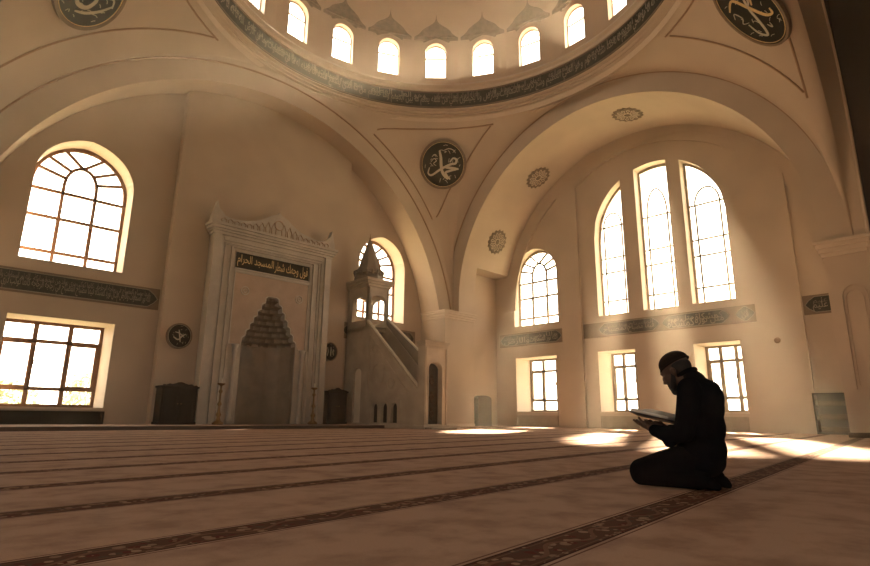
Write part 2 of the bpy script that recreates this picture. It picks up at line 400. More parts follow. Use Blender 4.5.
# ------------------------------------------------------------------ pendentives, ring, drum and dome
DC = (10.1, 10.5); PC = Vector((DC[0], DC[1], 5.57)); RT = 7.33; ZT = 12.98
def surf(Bp, az, t):
    Rg = Vector((DC[0] + RT * cos(az), DC[1] + RT * sin(az), ZT))
    P = Bp.lerp(Rg, t) - PC; l = (Bp - PC).length * (1 - t) + (Rg - PC).length * t
    return PC + P.normalized() * l
cols = {}
def pend(key, bpts, azs, K=18):
    cols[key] = (bpts, azs)
    bm = bmesh.new(); G = [[bm.verts.new(surf(b, a, k / K)) for k in range(K + 1)] for b, a in zip(bpts, azs)]
    for i in range(len(G) - 1):
        for k in range(K):
            try: bm.faces.new([G[i][k], G[i + 1][k], G[i + 1][k + 1], G[i][k + 1]])
            except ValueError: pass
    return struct(obj('pendentive', bm, 'plaster', smooth=True))
def boundary(c, r, lo, hi, n=72):
    pts = [(min(max(p[0], lo), hi), max(p[1], 5.0)) for p in arc(*c, r, 0, pi, n)]; return pts
n = 72
bl = boundary(LC, LR + 0.72, -0.35, 18.0); bl[0] = (18.0, 5.0); bl[-1] = (-0.35, 5.0)
pend('L', [Vector((p[0], 17.5, p[1])) for p in bl], [radians(45 + 93 * i / n + 30 * max(0, i / n - .45) ** 1.3 / .55 ** 1.3) for i in range(n + 1)])
br = boundary(RC, RR + 0.72, 2.5, 17.5); br[0] = (17.5, 5.0); br[-1] = (2.5, 5.0)
pend('R', [Vector((18.0, p[0], p[1])) for p in br], [radians(45 - 90 * i / n) for i in range(n + 1)])
bn = [(18.0, 5.0), (18.0, 5.3)] + [(10.1 + 7.9 * cos(a), 5.5 + 7.9 * sin(a)) for a in [radians(3 * i) for i in range(0, 61)]]
bn = [(max(p[0], -0.35), p[1]) for p in bn]
pend('N', [Vector((p[0], 2.52, p[1])) for p in bn], [radians(-45 - 93 * i / 62) for i in range(63)])
bw = boundary((10.0, 4.5), 7.7, 2.5, 17.5)
pend('W', [Vector((-0.35, p[0], p[1])) for p in bw], [radians(222 - 54 * i / n) for i in range(n + 1)])
# mouldings following the arches, and the panel borders on the pendentives
def moulding(name, pts, r, m='trim_brown', closed=False):
    bm = bmesh.new(); tube(bm, pts, r, 8, closed); return struct(obj(name, bm, m, smooth=True))
mi = [7]
def trim(pts, r, m='trim_brown', closed=False):
    moulding('trim_%d' % mi[0], pts, r, m, closed); mi[0] += 1
trim([(p[0], 17.49, p[1]) for p in arc(*LC, LR + 0.72, radians(11), radians(169), 80)], 0.032)
trim([(17.99, p[0], p[1]) for p in arc(*RC, RR + 0.72, radians(18), radians(162), 80)], 0.032)
from mathutils.bvhtree import BVHTree
def tree(names):
    V, Fc = [], []
    for o in COL.objects:
        if o.name in names: k = len(V); V += [v.co.copy() for v in o.data.vertices]; Fc += [tuple(i + k for i in p.vertices) for p in o.data.polygons]
    return BVHTree.FromPolygons(V, Fc)
BV = tree(('pendentive', 'pendentive.001', 'pendentive.002', 'pendentive.003'))
def lay(origin, direction, lift=0.012):
    h = BV.ray_cast(Vector(origin), Vector(direction))
    return None if h[0] is None else h[0] - Vector(direction).normalized() * lift
def dc(p): return math.hypot(p[0] - DC[0], p[1] - DC[1])
def runs(pts):
    out, cur = [], []
    for p in pts + [None]:
        if p is None or (cur and (p - cur[-1]).length > 0.8):
            if len(cur) > 3: out.append(cur)
            cur = [p] if p is not None else []
        else: cur.append(p)
    return out
G2 = 1.30; RG = 7.68
def left_ok(p): return math.hypot(p[0] - LC[0], p[2] - LC[1]) > LR + G2 - .04
def right_ok(p): return p[0] < 8 or math.hypot(p[1] - RC[0], p[2] - RC[1]) > RR + G2 - .04
L_ = []
for i in range(140):
    a = radians(8 + 164 * i / 139); p = lay((LC[0] + (LR + G2) * cos(a), 12, LC[1] + (LR + G2) * sin(a)), (0, 1, 0)); L_.append(p if p is not None and dc(p) > RG and right_ok(p) and p[2] > 7.0 else None)
R_ = []
for i in range(140):
    a = radians(8 + 164 * i / 139); p = lay((12, RC[0] + (RR + G2) * cos(a), RC[1] + (RR + G2) * sin(a)), (1, 0, 0)); R_.append(p if p is not None and dc(p) > RG and left_ok(p) and p[1] > 2.9 and p[2] > 6.0 else None)
C_ = []
for i in range(360):
    a = radians(-60 + i * 0.6); p = lay((DC[0] + RG * cos(a), DC[1] + RG * sin(a), 9.0), (0, 0, 1)); C_.append(p if p is not None and left_ok(p) and right_ok(p) and p[1] > 2.96 else None)
N_ = []
for i in range(60):
    t = i / 59; z = 6.9 + (12.4 - 6.9) * t; p = lay((10.0, 2.86 + 0.10 * t, z), (1, 0, 0)); N_.append(p if p is not None and dc(p) > RG and right_ok(p) else None)
for seq in (L_, R_, C_, N_):
    for q in runs(seq): trim(q, 0.030)
# ring mouldings and inscription band
bm = bmesh.new()
prof = [(7.45, -.55), (7.34, -.40), (7.40, -.34), (7.30, -.30), (7.36, -.22), (7.25, -.18), (7.31, -.10), (7.20, -.06), (7.22, -.02), (7.6, -.02), (7.6, -.55)]
lathe(bm, [(r, z) for r, z in prof], (DC[0], DC[1], 13.38), 96); struct(obj('trim_30', bm, 'plaster_light', smooth=False))
band_root = empty('inscription_ring', (DC[0], DC[1], 13.36), 'dark green ring of Arabic lettering running round the base of the dome', 'inscription band')
bm = bmesh.new(); lathe(bm, [(7.21, 13.36), (7.21, 14.14), (7.6, 14.14), (7.6, 13.36), (7.21, 13.36)], (DC[0], DC[1], 0), 128); obj('band', bm, 'frieze', band_root)
bm = bmesh.new()
for z in (13.40, 14.10): lathe(bm, [(7.215, z - .022), (7.19, z - .022), (7.19, z + .022), (7.215, z + .022)], (DC[0], DC[1], 0), 128)
obj('border', bm, 'frieze_border', band_root)
VERSE = ['الله لا اله الا هو الحي القيوم لا تاخذه سنة ولا نوم', 'له ما في السماوات وما في الارض', 'من ذا الذي يشفع عنده الا باذنه', 'يعلم ما بين ايديهم وما خلفهم', 'ولا يحيطون بشي من علمه', 'وسع كرسيه السماوات والارض', 'وهو العلي العظيم'.replace('ظ', 'ط')]
def on_ring(a0, a1, z0, z1, r=7.185):
    def fn(a, b):
        t = radians(a0 + (a1 - a0) * a); return (DC[0] + r * cos(t), DC[1] + r * sin(t), z0 + (z1 - z0) * b)
    return fn
az = 150.0; k = 0; spans = [34, 22, 24, 22, 18, 22, 14]
for k in range(14):
    s = spans[k % 7]; sh = 34 if k % 7 == 0 else s
    if az < -210: break
    # two interlaced tiers of script, as on the painted band
    lettering('lettering', VERSE[k % 7], on_ring(az, az - s + 0.7, 13.44, 13.98), 'letters_dim', band_root)
    lettering('lettering', VERSE[(k + 3) % 7], on_ring(az - 1, az - s + 2, 13.66, 14.07, 7.183), 'letters_dim', band_root)
    az -= s
# cornice above the ring, drum wall with arched windows
bm = bmesh.new(); lathe(bm, [(7.6, 14.14), (7.16, 14.14), (7.12, 14.24), (7.18, 14.28), (7.06, 14.36), (7.10, 14.46), (7.28, 14.5), (7.6, 14.5)], (DC[0], DC[1], 0), 96); struct(obj('trim_31', bm, 'plaster_light'))
ND = 22; DR = 7.28; PH = 360.0 / ND; AZ0 = 46.6
def on_drum(az, w=0.0): return lambda a, b, c=0.0: Vector((DC[0] + (DR - c) * cos(radians(az) + a / DR), DC[1] + (DR - c) * sin(radians(az) + a / DR), b))
hw = DR * radians(PH) / 2
bm = bmesh.new()
for k in range(ND):
    fr = on_drum(AZ0 + k * PH)
    edge = [(-hw + 2 * hw * i / 4, 14.45) for i in range(5)] + [(hw - 2 * hw * i / 4, 17.3) for i in range(5)]
    hole = arch_loop(-0.47, 0.47, 14.86, 16.12, 16.62, n=12)
    loops = [edge, hole]; L3 = [[Vector((p[0], p[1], 0)) for p in lp] for lp in loops]; tr = tessellate_polygon(L3); flat = edge + hole
    A = [bm.verts.new(fr(p[0], p[1], 0)) for p in flat]; B = [bm.verts.new(fr(p[0], p[1], -0.30)) for p in flat]
    for t in tr: bm.faces.new([A[i] for i in t]); bm.faces.new([B[i] for i in t])
    m0 = len(edge)
    for i in range(len(hole)):
        j = (i + 1) % len(hole); bm.faces.new([A[m0 + i], A[m0 + j], B[m0 + j], B[m0 + i]])
struct(obj('wall_drum', bm, 'dome_plaster'))
bm = bmesh.new(); prof = [(7.28 * cos(a) + 0.0, 17.3 + 6.2 * sin(a)) for a in [radians(90 * i / 24) for i in range(25)]]
prof[0] = (7.28, 17.25); lathe(bm, prof + [(0.0, 24.0), (7.9, 24.0), (7.9, 17.2)], (DC[0], DC[1], 0), 88); struct(obj('ceiling', bm, 'dome_plaster', smooth=True))
# painted ogee crests above the drum windows
bm = bmesh.new()
for k in range(ND):
    fr = on_drum(AZ0 + k * PH)
    half = [(0.0, 18.05), (0.02, 17.83), (0.07, 17.68), (0.16, 17.58), (0.30, 17.48), (0.46, 17.38), (0.60, 17.26), (0.72, 17.08), (0.84, 16.96), (0.98, 16.86)]
    low = [(0.98, 16.72), (0.62, 16.72), (0.56, 16.62), (0.35, 16.74), (0.0, 16.86)]
    def q(p):
        r_in = 0.035 + (0.0 if p[1] < 17.28 else (p[1] - 17.28) ** 2 * 0.10)
        return fr(p[0], p[1], r_in)
    R_ = half + low; Lp = [(-p[0], p[1]) for p in R_]
    lp = R_ + Lp[-2:0:-1]
    tr = tessellate_polygon([[Vector((p[0], p[1], 0)) for p in lp]]); vs = [bm.verts.new(q(p)) for p in lp]
    vb = [bm.verts.new(fr(p[0], p[1], -0.01)) for p in lp]
    for t in tr: bm.faces.new([vs[i] for i in t])
    for i in range(len(lp)): j = (i + 1) % len(lp); bm.faces.new([vs[i], vs[j], vb[j], vb[i]])
struct(obj('trim_32', bm, 'ornament'))

# ------------------------------------------------------------------ windows
wn = [1]
def window(root_loc, name=None, label=None):
    o = empty('window_%d' % wn[0], root_loc); wn[0] += 1; struct(o, label, 'window'); return o
def lining(lp, fr, depth, rt):
    bm = bmesh.new(); n_ = len(lp); c = (sum(p[0] for p in lp) / n_, sum(p[1] for p in lp) / n_)
    q = [(p[0] + (.012 if p[0] < c[0] else -.012), p[1] + (.012 if p[1] < c[1] else -.012)) for p in lp]
    A = [bm.verts.new(fr(p[0], p[1], .004)) for p in q]; B = [bm.verts.new(fr(p[0], p[1], -depth)) for p in q]
    for i in range(n_): bm.faces.new([A[i], A[(i + 1) % n_], B[(i + 1) % n_], B[i]])
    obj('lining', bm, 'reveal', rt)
def arched_window(fr, x0, x1, z0, zs, top, depth, label, m='wood_frame', bw=0.085):
    rt = window(fr((x0 + x1) / 2, z0, -depth), label=label); W = x1 - x0; c = (x0 + x1) / 2; H = top - zs
    lp = arch_loop(x0, x1, z0, zs, top)
    bm = bmesh.new(); strip(bm, [(c + (p[0] - c) * 0.97, z0 + (p[1] - z0) * 0.985 + 0.02) for p in lp], 0.13, fr, -depth - 0.05, -depth + 0.04, closed=True); obj('window_frame', bm, m, rt)
    bm = bmesh.new(); a, b = x0 + W * 0.335, x1 - W * 0.335; D0, D1 = -depth - 0.03, -depth + 0.03
    for x in (a, b): strip(bm, [(x, z0), (x, zs)], bw, fr, D0, D1)
    hz = [0.165, 0.555]; zs_ = zs - 0.22
    for t in hz: strip(bm, [(x0, z0 + (zs - z0) * t * 1.06), (x1, z0 + (zs - z0) * t * 1.06)], bw, fr, D0, D1)
    # casement in the middle is framed more heavily
    za, zb = z0 + (zs - z0) * 0.175, z0 + (zs - z0) * 0.588
    strip(bm, rect(a, b, za, zb), bw * 1.5, fr, D0, D1 + 0.01, closed=True)
    strip(bm, [(x0, zs_), (x1, zs_)], bw, fr, D0, D1)
    # crossing tracery: two inner arcs that run on to the outer arch
    hb = (b - a); n = 10; az_ = zs + H * 0.52
    La = [(a + (c - a) * (1 - cos(pi / 2 * i / n)), zs + (az_ - zs) * sin(pi / 2 * i / n) ** 0.9) for i in range(n + 1)]
    ext = (c + W * 0.20, zs + H * 0.86)
    strip(bm, La + [ext], bw, fr, D0, D1)
    strip(bm, [(2 * c - p[0], p[1]) for p in La + [ext]], bw, fr, D0, D1)
    for s in (1, -1):
        strip(bm, [(c - s * (c - a) * 0.93, zs + H * 0.20), (c - s * W * 0.475, zs + H * 0.36)], bw, fr, D0, D1)
        strip(bm, [(c - s * (c - a) * 0.72, zs + H * 0.40), (c - s * W * 0.39, zs + H * 0.66)], bw, fr, D0, D1)
    obj('glazing_bar', bm, m, rt)
    bm = bmesh.new(); prism(bm, [arch_loop(x0 + .01, x1 - .01, z0 + .01, zs, top - .01)], fr, -depth - 0.006, -depth + 0.006); obj('pane', bm, 'glass', rt)
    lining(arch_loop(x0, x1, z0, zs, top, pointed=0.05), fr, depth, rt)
    return rt
def casement_window(fr, x0, x1, z0, z1, depth, label, m='wood_frame'):
    rt = window(fr((x0 + x1) / 2, z0, -depth), label=label); W = x1 - x0; H = z1 - z0
    bm = bmesh.new(); strip(bm, rect(x0 + .05, x1 - .05, z0 + .05, z1 - .05), 0.14, fr, -depth - 0.06, -depth + 0.05, closed=True); obj('window_frame', bm, m, rt)
    bm = bmesh.new(); a, b = x0 + W / 3, x0 + W * 2 / 3; t0, t1 = z0 + H * 0.215, z0 + H * 0.765
    for x in (a, b): strip(bm, [(x, z0), (x, z1)], 0.115, fr, -depth - .05, -depth + .04)
    for z in (t0, t1): strip(bm, [(x0, z), (x1, z)], 0.10, fr, -depth - .05, -depth + .04)
    obj('glazing_bar', bm, m, rt)
    bm = bmesh.new()
    for p, q_ in ((x0 + .1, a), (b, x1 - .1)): strip(bm, rect(p + .035, q_ - .035, t0 + .07, t1 - .07), 0.07, fr, -depth - .03, -depth + .065, closed=True)
    obj('sash', bm, m, rt)
    bm = bmesh.new()
    for x in (a + .055, b - .055): box(bm, *([x - .012, x + .012]), 0, 0.02, 0, 0.12) if False else strip(bm, [(x, (t0 + t1) / 2), (x, (t0 + t1) / 2 + .14)], 0.025, fr, -depth + .04, -depth + .09)
    obj('handle', bm, 'brass', rt)
    bm = bmesh.new(); prism(bm, [rect(x0 + .01, x1 - .01, z0 + .01, z1 - .01)], fr, -depth - .006, -depth + .006); obj('pane', bm, 'glass', rt)
    bm = bmesh.new(); prism(bm, [rect(x0 - .02, x1 + .02, z0 - .05, z0 + .012)], fr, -depth, 0.06); obj('window_sill', bm, 'plaster_light', rt)
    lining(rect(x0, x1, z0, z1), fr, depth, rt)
    return rt
arched_window(fq, LW[0], LW[1], 4.60, 7.15, 8.48, 0.74, 'large arched window at the left above the calligraphy frieze')
casement_window(fq, LW[0], LW[1], 0.55, 3.03, 1.15, 'wide brown casement window low on the left wall under the frieze')
arched_window(fq, RW[0], RW[1], 4.40, 6.75, 8.08, 0.74, 'arched window behind the spire of the stone pulpit')
arched_window(fe, 14.15, 16.65, 4.64, 7.0, 8.30, 0.42, 'single arched window beside the corner pier on the bright right wall', m='metal_frame')
arched_window(fe, 2.75, 3.78, 4.9, 7.6, 8.1, 0.42, 'unseen narrow arched window added behind the near pier to light the vault', m='metal_frame')
for r_, lb in zip(low_e, ('low casement window nearest the corner pier', 'low casement window behind the book of the kneeling man', 'low casement window behind the shoulders of the kneeling man')):
    casement_window(fe, r_[0][0], r_[1][0], 0.66, 3.15, 1.15, lb, m='metal_frame')
for (y0, y1), lb in zip(TRI, ('tall window of the group of three nearest the corner pier', 'tall middle window of the group of three', 'tall window of the group of three nearest the dark near pier')):
    rt = window(fe((y0 + y1) / 2, 4.64, -0.42), label=lb); lp = tri_loop(y0, y1); c = (y0 + y1) / 2
    bm = bmesh.new(); strip(bm, [(c + (p[0] - c) * .95, 4.66 + (p[1] - 4.64) * .985) for p in lp], 0.11, fe, -0.47, -0.38, closed=True); obj('window_frame', bm, 'metal_frame', rt)
    bm = bmesh.new(); W = y1 - y0; D0, D1 = -.44, -.40
    def ztop(y): return TZ + sqrt(max(0.01, TR ** 2 - min(abs(y - TC), TR - .01) ** 2))
    a, b = y0 + W * 0.20, y0 + W * 0.80
    for y in (a, b): strip(bm, [(y, 4.64), (y, min(8.7, ztop(y)))], 0.062, fe, D0, D1)
    for z in (5.30, 6.55, 7.20, 8.62): strip(bm, [(y0, z), (y1, z)], 0.062, fe, D0, D1)
    zc = min(ztop(a), ztop(b)); hgt = min(1.15, max(.5, zc - 8.72))
    strip(bm, [(c + (b - a) / 2 * cos(t), 8.65 + hgt * sin(t)) for t in [pi * i / 14 for i in range(15)]], 0.062, fe, D0, D1)
    obj('glazing_bar', bm, 'metal_frame', rt)
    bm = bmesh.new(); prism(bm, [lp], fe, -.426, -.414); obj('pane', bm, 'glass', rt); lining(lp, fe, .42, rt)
for k in range(ND):
    az = AZ0 + k * PH; fr = on_drum(az); vis = -32 < ((az + 180) % 360) - 180 < 112
    rt = window(fr(0, 14.86, -0.23)); rt['group'] = 'small arched windows round the drum of the dome'; rt['label'] = 'small arched window in the drum of the dome'
    bm = bmesh.new(); lp = arch_loop(-0.45, 0.45, 14.88, 16.12, 16.60, n=10)
    strip(bm, lp, 0.06, fr, -.26, -.20, closed=True); obj('window_frame', bm, 'metal_frame', rt)
    bm = bmesh.new()
    strip(bm, [(-.45, 15.95), (.45, 15.95)], 0.05, fr, -.25, -.21)
    if vis:
        for r_ in (0.14, 0.28): strip(bm, arc(0, 16.0, r_, 0, pi, 8), 0.016, fr, -.24, -.22)
        for a in (30, 60, 90, 120, 150): strip(bm, [(0.12 * cos(radians(a)), 16.0 + .12 * sin(radians(a))), (0.43 * cos(radians(a)), 16.0 + .5 * sin(radians(a)))], 0.016, fr, -.24, -.22)
    obj('glazing_bar', bm, 'metal_frame', rt)
    bm = bmesh.new()
    tr = tessellate_polygon([[Vector((p[0], p[1], 0)) for p in lp]]); vs = [bm.verts.new(fr(p[0], p[1], -.23)) for p in lp]
    for t in tr: bm.faces.new([vs[i] for i in t])
    obj('pane', bm, 'glass', rt)
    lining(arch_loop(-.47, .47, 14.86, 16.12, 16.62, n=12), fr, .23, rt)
# panels under the low windows
def dado(fr, x0, x1, z0, z1, m, label):
    bm = bmesh.new(); prism(bm, [rect(x0, x1, z0, z1)], fr, 0, 0.05); strip(bm, rect(x0 + .06, x1 - .06, z0 + .05, z1 - .05), 0.03, fr, .045, .065, closed=True)
    tag(obj('wall_panel', bm, m), label, 'wall panel')
dado(fq, -3.0, 4.70, 0.0, 0.46, 'wood_dark', 'dark wooden panel under the wide brown window at the left')
dado(fe, 14.35, 16.6, 0.03, 0.5, 'panel_grey', 'grey panel under the low window nearest the corner pier')
dado(fe, 10.65, 12.28, 0.03, 0.5, 'panel_grey', 'grey panel under the low window behind the open book')
dado(fe, 6.70, 8.3, 0.03, 0.5, 'panel_grey', 'grey panel under the low window behind the man\'s back')

# ------------------------------------------------------------------ calligraphy friezes
def frieze(fr, x0, x1, z0, z1, texts, label, flip=False, cart=((0, 1),)):
    rt = empty('calligraphy_frieze', fr((x0 + x1) / 2, z0, 0), label, 'calligraphy panel')
    bm = bmesh.new(); prism(bm, [rect(x0, x1, z0, z1)], fr, 0.003, 0.035); obj('backing', bm, 'frieze_border', rt)
    for (a, b), s in zip(cart, texts):
        c0, c1 = x0 + (x1 - x0) * a + .06, x0 + (x1 - x0) * b - .06; h = z1 - z0; zc = (z0 + z1) / 2; e = h * 0.42
        ends = lambda x, s: [(x + s * e * (1 - t), zc + h * .42 * (t ** .55) * q) for t, q in ()]
        lp = [(c0, zc), (c0 + .10, zc - h * .2), (c0 + .28, zc - h * .40), (c1 - .28, zc - h * .40), (c1 - .10, zc - h * .2), (c1, zc), (c1 - .10, zc + h * .2), (c1 - .28, zc + h * .40), (c0 + .28, zc + h * .40), (c0 + .10, zc + h * .2)]
        bm = bmesh.new(); prism(bm, [lp], fr, 0.03, 0.045); ct = obj('cartouche', bm, 'frieze', rt)
        bm = bmesh.new(); strip(bm, lp, 0.022, fr, 0.04, 0.056, closed=True); obj('border', bm, 'letters_dim', ct)
        n = len(s); u0, u1 = (c1 - .2, c0 + .2) if flip else (c0 + .2, c1 - .2)
        for k, t in enumerate(s):                      # words run from right to left, two tiers
            kk = n - 1 - k; a0 = u0 + (u1 - u0) * kk / n; a1 = u0 + (u1 - u0) * (kk + 1) / n
            lettering('lettering', t, lambda p, q_, a0=a0, a1=a1: fr(a0 + (a1 - a0) * (p * .98 + .01), zc - h * .36 + h * .52 * q_, 0.052), 'letters_dim', rt)
            t2 = s[(k + 1) % n] if n > 1 else t
            lettering('lettering', t2, lambda p, q_, a0=a0, a1=a1: fr(a0 + (a1 - a0) * (p * .94 + .03), zc - h * .06 + h * .40 * q_, 0.050), 'letters_dim', rt)
frieze(fq, 0.6, 5.80, 3.60, 4.27, [['الله نور السماوات والارض مثل نوره كمشكاة', 'فيها مصباح المصباح في زجاجة الزجاجة'.replace('ز', 'ر'), 'كانها كوكب دري يوقد من شجرة مباركة']], 'dark green frieze of Arabic lettering between the two windows at the left')
frieze(fq, 12.78, 16.75, 3.44, 4.10, [['الله نور السماوات والارض']], 'dark green lettered frieze behind the pulpit under the arched window')
frieze(fe, 13.94, 17.55, 3.70, 4.32, [['الله نور السماوات', 'والارض']], 'lettered frieze under the single arched window beside the corner pier', flip=True)
frieze(fe, 6.04, 12.88, 3.74, 4.36, [['مثل نوره'.replace('ث', 'ت'), 'كمشكاة'], ['فيها مصباح', 'المصباح'], ['في']], 'long lettered frieze under the group of three tall windows', flip=True, cart=((.12, .50), (.50, .9), (.0, .11)))
frieze(fe, 3.2, 4.64, 3.78, 4.42, [['والله عليم']], 'short lettered frieze half hidden behind the near pier', flip=True)

# ------------------------------------------------------------------ round calligraphy medallions
def disc_frame(c, nrm):
    nrm = Vector(nrm).normalized(); u = Vector((0, 0, 1)).cross(nrm).normalized(); u = u if True else -u
    v = nrm.cross(u).normalized(); return Fr(c, u, v, nrm)
def medallion(c, nrm, r, ry, strokes, label, sprinkle=26, seed=1, gold2=None, ms='letters', name='calligraphy_medallion', rim='gold'):
    fr = disc_frame(c, nrm); rt = empty(name, c, label, 'calligraphy medallion')
    el = lambda k: [(r * k * cos(2 * pi * i / 48), ry * k * sin(2 * pi * i / 48)) for i in range(48)]
    bm = bmesh.new(); prism(bm, [el(1.0)], fr, -0.08, 0.03); obj('disc', bm, 'med_black', rt)
    bm = bmesh.new(); strip(bm, el(1.0), r * 0.09, fr, -0.08, 0.055, closed=True); obj('rim', bm, 'frieze_border', rt)
    bm = bmesh.new(); strip(bm, el(0.93), r * 0.02, fr, 0.0, 0.045, closed=True); obj('inner_rim', bm, rim, rt)
    bm = bmesh.new(); bg = bmesh.new(); any2 = False
    for st in strokes:
        pts, w = st[0], st[1]; P = catmull([(a * r, b * ry) for a, b in pts]); n = len(P)
        ws = [w * r * (0.25 + 0.75 * sin(pi * min(1, max(0, (i / (n - 1)) * .92 + .06))) ** .6) for i in range(n)]
        tgt = bg if len(st) > 2 else bm; any2 = any2 or len(st) > 2
        strip(tgt, P, ws, fr, 0.028, 0.042)
    rnd = random.Random(seed)
    for _ in range(sprinkle):
        a, q_ = rnd.uniform(0, 2 * pi), rnd.uniform(.3, .82); x, y = r * q_ * cos(a), ry * q_ * sin(a); L_ = r * rnd.uniform(.04, .10); t = rnd.uniform(0, pi)
        strip(bm, [(x - L_ * cos(t), y - L_ * sin(t)), (x, y + L_ * .3), (x + L_ * cos(t), y + L_ * sin(t))], r * .022, fr, .028, .036)
    obj('lettering', bm, ms, rt)
    if any2: obj('gilt_stroke', bg, 'gold', rt)
    else: bg.free()
    return rt
def catmull(P, n=8):
    if len(P) < 3: return P
    Q = [P[0]] + list(P) + [P[-1]]; out = []
    for i in range(1, len(Q) - 2):
        for k in range(n):
            t = k / n; p0, p1, p2, p3 = Q[i - 1], Q[i], Q[i + 1], Q[i + 2]
            out.append(tuple(0.5 * (2 * p1[j] + (p2[j] - p0[j]) * t + (2 * p0[j] - 5 * p1[j] + 4 * p2[j] - p3[j]) * t * t + (3 * p1[j] - p0[j] - 3 * p2[j] + p3[j]) * t ** 3) for j in (0, 1)))
    out.append(P[-1]); return out
MUH = [([(-.16, .58), (-.10, .30), (-.08, -.05), (0, -.38), (.22, -.62)], .13),
       ([(.30, .10), (.44, .26), (.58, .22), (.56, .06), (.36, .02), (.12, -.08), (-.15, -.22), (-.50, -.44), (-.66, -.36), (-.60, -.12)], .10),
       ([(.05, -.10), (.35, -.14), (.70, -.18)], .12), ([(.70, -.18), (.35, -.25), (.12, -.34), (.22, -.52), (.32, -.62)], .10),
       ([(.02, .58), (.25, .66), (.45, .60), (.55, .48)], .04), ([(-.55, .10), (-.40, .25), (-.30, .15), (-.42, .05), (-.30, -.05)], .035), ([(-.5, .32), (-.36, .42), (-.25, .32)], .035)]
ALI = [([(-.62, .30), (-.20, .42), (.05, .05), (.28, -.32), (.52, -.42), (.60, -.30)], .11, 1), ([(.55, .75), (.30, .40), (.05, .05), (-.05, -.25), (-.16, -.55), (-.28, -.66), (-.45, -.48), (-.48, -.2)], .09),
       ([(.05, .45), (.30, .55), (.42, .25), (.22, .02)], .10, 1), ([(.02, .05), (.25, .15), (.45, .45), (.75, .60)], .08), ([(-.7, .1), (-.55, .2), (-.45, 0), (-.6, -.1), (-.4, -.18)], .035), ([(.6, .1), (.7, 0), (.75, .12)], .035), ([(.05, -.5), (.12, -.62), (.18, -.5)], .035)]
LEFT = [([(-.35, .3), (-.30, -.25), (-.05, -.45), (.22, -.30), (.20, .02), (-.02, .05), (-.05, -.12)], .11), ([(.10, -.62), (.35, -.40), (.55, -.05), (.66, .35)], .08), ([(-.7, .1), (-.55, .25), (-.45, .05)], .04), ([(.3, .3), (.5, .45), (.7, .3)], .05)]
#@MEDALLIONS
medallion((16.24, 16.44, 11.36), (-0.58, -0.59, -0.56), 1.0, 1.06, MUH, 'black round medallion with white Arabic lettering in the corner between the two great arches')
medallion((15.44, 3.60, 11.46), (-0.54, 0.50, -0.67), 0.74, 1.27, ALI, 'black medallion with crossing white and gilt strokes above the right arch, beside the dark edge', seed=3)
medallion((2.18, 15.42, 11.14), (0.62, -0.40, -0.68), 1.05, 0.98, LEFT, 'black medallion cut by the top edge above the left arch', seed=5)
medallion((6.42, 18.318, 2.81), (0, -1, 0), 0.37, 0.39, [([(-.5, -.1), (-.1, -.3), (.2, 0), (.5, .2)], .12), ([(-.1, .5), (0, 0), (.1, -.5)], .1), ([(-.4, .3), (0, .2), (.4, -.1)], .08)], 'small dark round plaque with lettering left of the mihrab above the carved cabinet', 14, name='calligraphy_plaque', rim='letters')
medallion((12.05, 18.318, 2.79), (0, -1, 0), 0.31, 0.34, [([(-.4, .5), (-.3, 0), (-.4, -.5)], .12), ([(.1, .5), (.1, 0), (.1, -.5)], .12), ([(.5, .3), (.4, 0), (.5, -.4)], .1)], 'small dark round plaque between the mihrab and the pulpit', 10, name='calligraphy_plaque', rim='frieze_border')

# rosettes painted on the vault of the right hand arch
def rosette(x, deg, r, label):
    a = radians(deg); c = Vector((x, RC[0] + (RR - .01) * cos(a), RC[1] + (RR - .01) * sin(a))); nrm = Vector((0, -cos(a), -sin(a)))
    u = Vector((1, 0, 0)); fr = Fr(c, u, nrm.cross(u), nrm); rt = empty('vault_rosette', c, label, 'rosette', 'painted rosettes on the vault')
    bm = bmesh.new(); lp = [(r * (1.0 if i % 2 else .86) * cos(2 * pi * i / 32), r * (1.0 if i % 2 else .86) * sin(2 * pi * i / 32)) for i in range(32)]
    prism(bm, [lp], fr, -0.05, 0.03); obj('disc', bm, 'rosette', rt)
    bm = bmesh.new()
    for i in range(12):
        t = 2 * pi * i / 12; strip(bm, [(r * .30 * cos(t), r * .30 * sin(t)), (r * .62 * cos(t + .16), r * .62 * sin(t + .16)), (r * .74 * cos(t), r * .74 * sin(t)), (r * .62 * cos(t - .16), r * .62 * sin(t - .16))], r * .045, fr, .028, .045, closed=True)
    strip(bm, arc(0, 0, r * .24, 0, 2 * pi, 20)[:-1], r * .05, fr, .028, .045, closed=True); obj('tracery', bm, 'plaster_light', rt)
rosette(19.85, 26.8, 0.62, 'lowest painted rosette on the vault, just right of the corner pier')
rosette(20.05, 56.3, 0.62, 'painted rosette halfway up the vault of the right arch')
rosette(19.6, 97.4, 0.62, 'topmost painted rosette on the vault, above the three tall windows')

# ------------------------------------------------------------------ step and mihrab
ZP = 0.10
bm = bmesh.new(); box(bm, -7.5, 12.9, 15.9, 18.72, 0.0, ZP - 0.004); st = obj('floor_step', bm, 'step'); struct(st)
bm = bmesh.new(); box(bm, -7.5, 12.9, 15.93, 18.7, ZP - 0.004, ZP); struct(obj('floor_platform', bm, 'platform_carpet'))

bm = bmesh.new(); box(bm, 8.0, 10.8, 19.16, 20.1, -.1, 4.85); struct(obj('wall_niche_back', bm, 'plaster'))
mh = empty('mihrab', (9.35, 18.2, ZP), 'tall pale marble prayer niche with stepped hood and carved crest on the left wall', 'prayer niche')
FM = FQ(18.08)
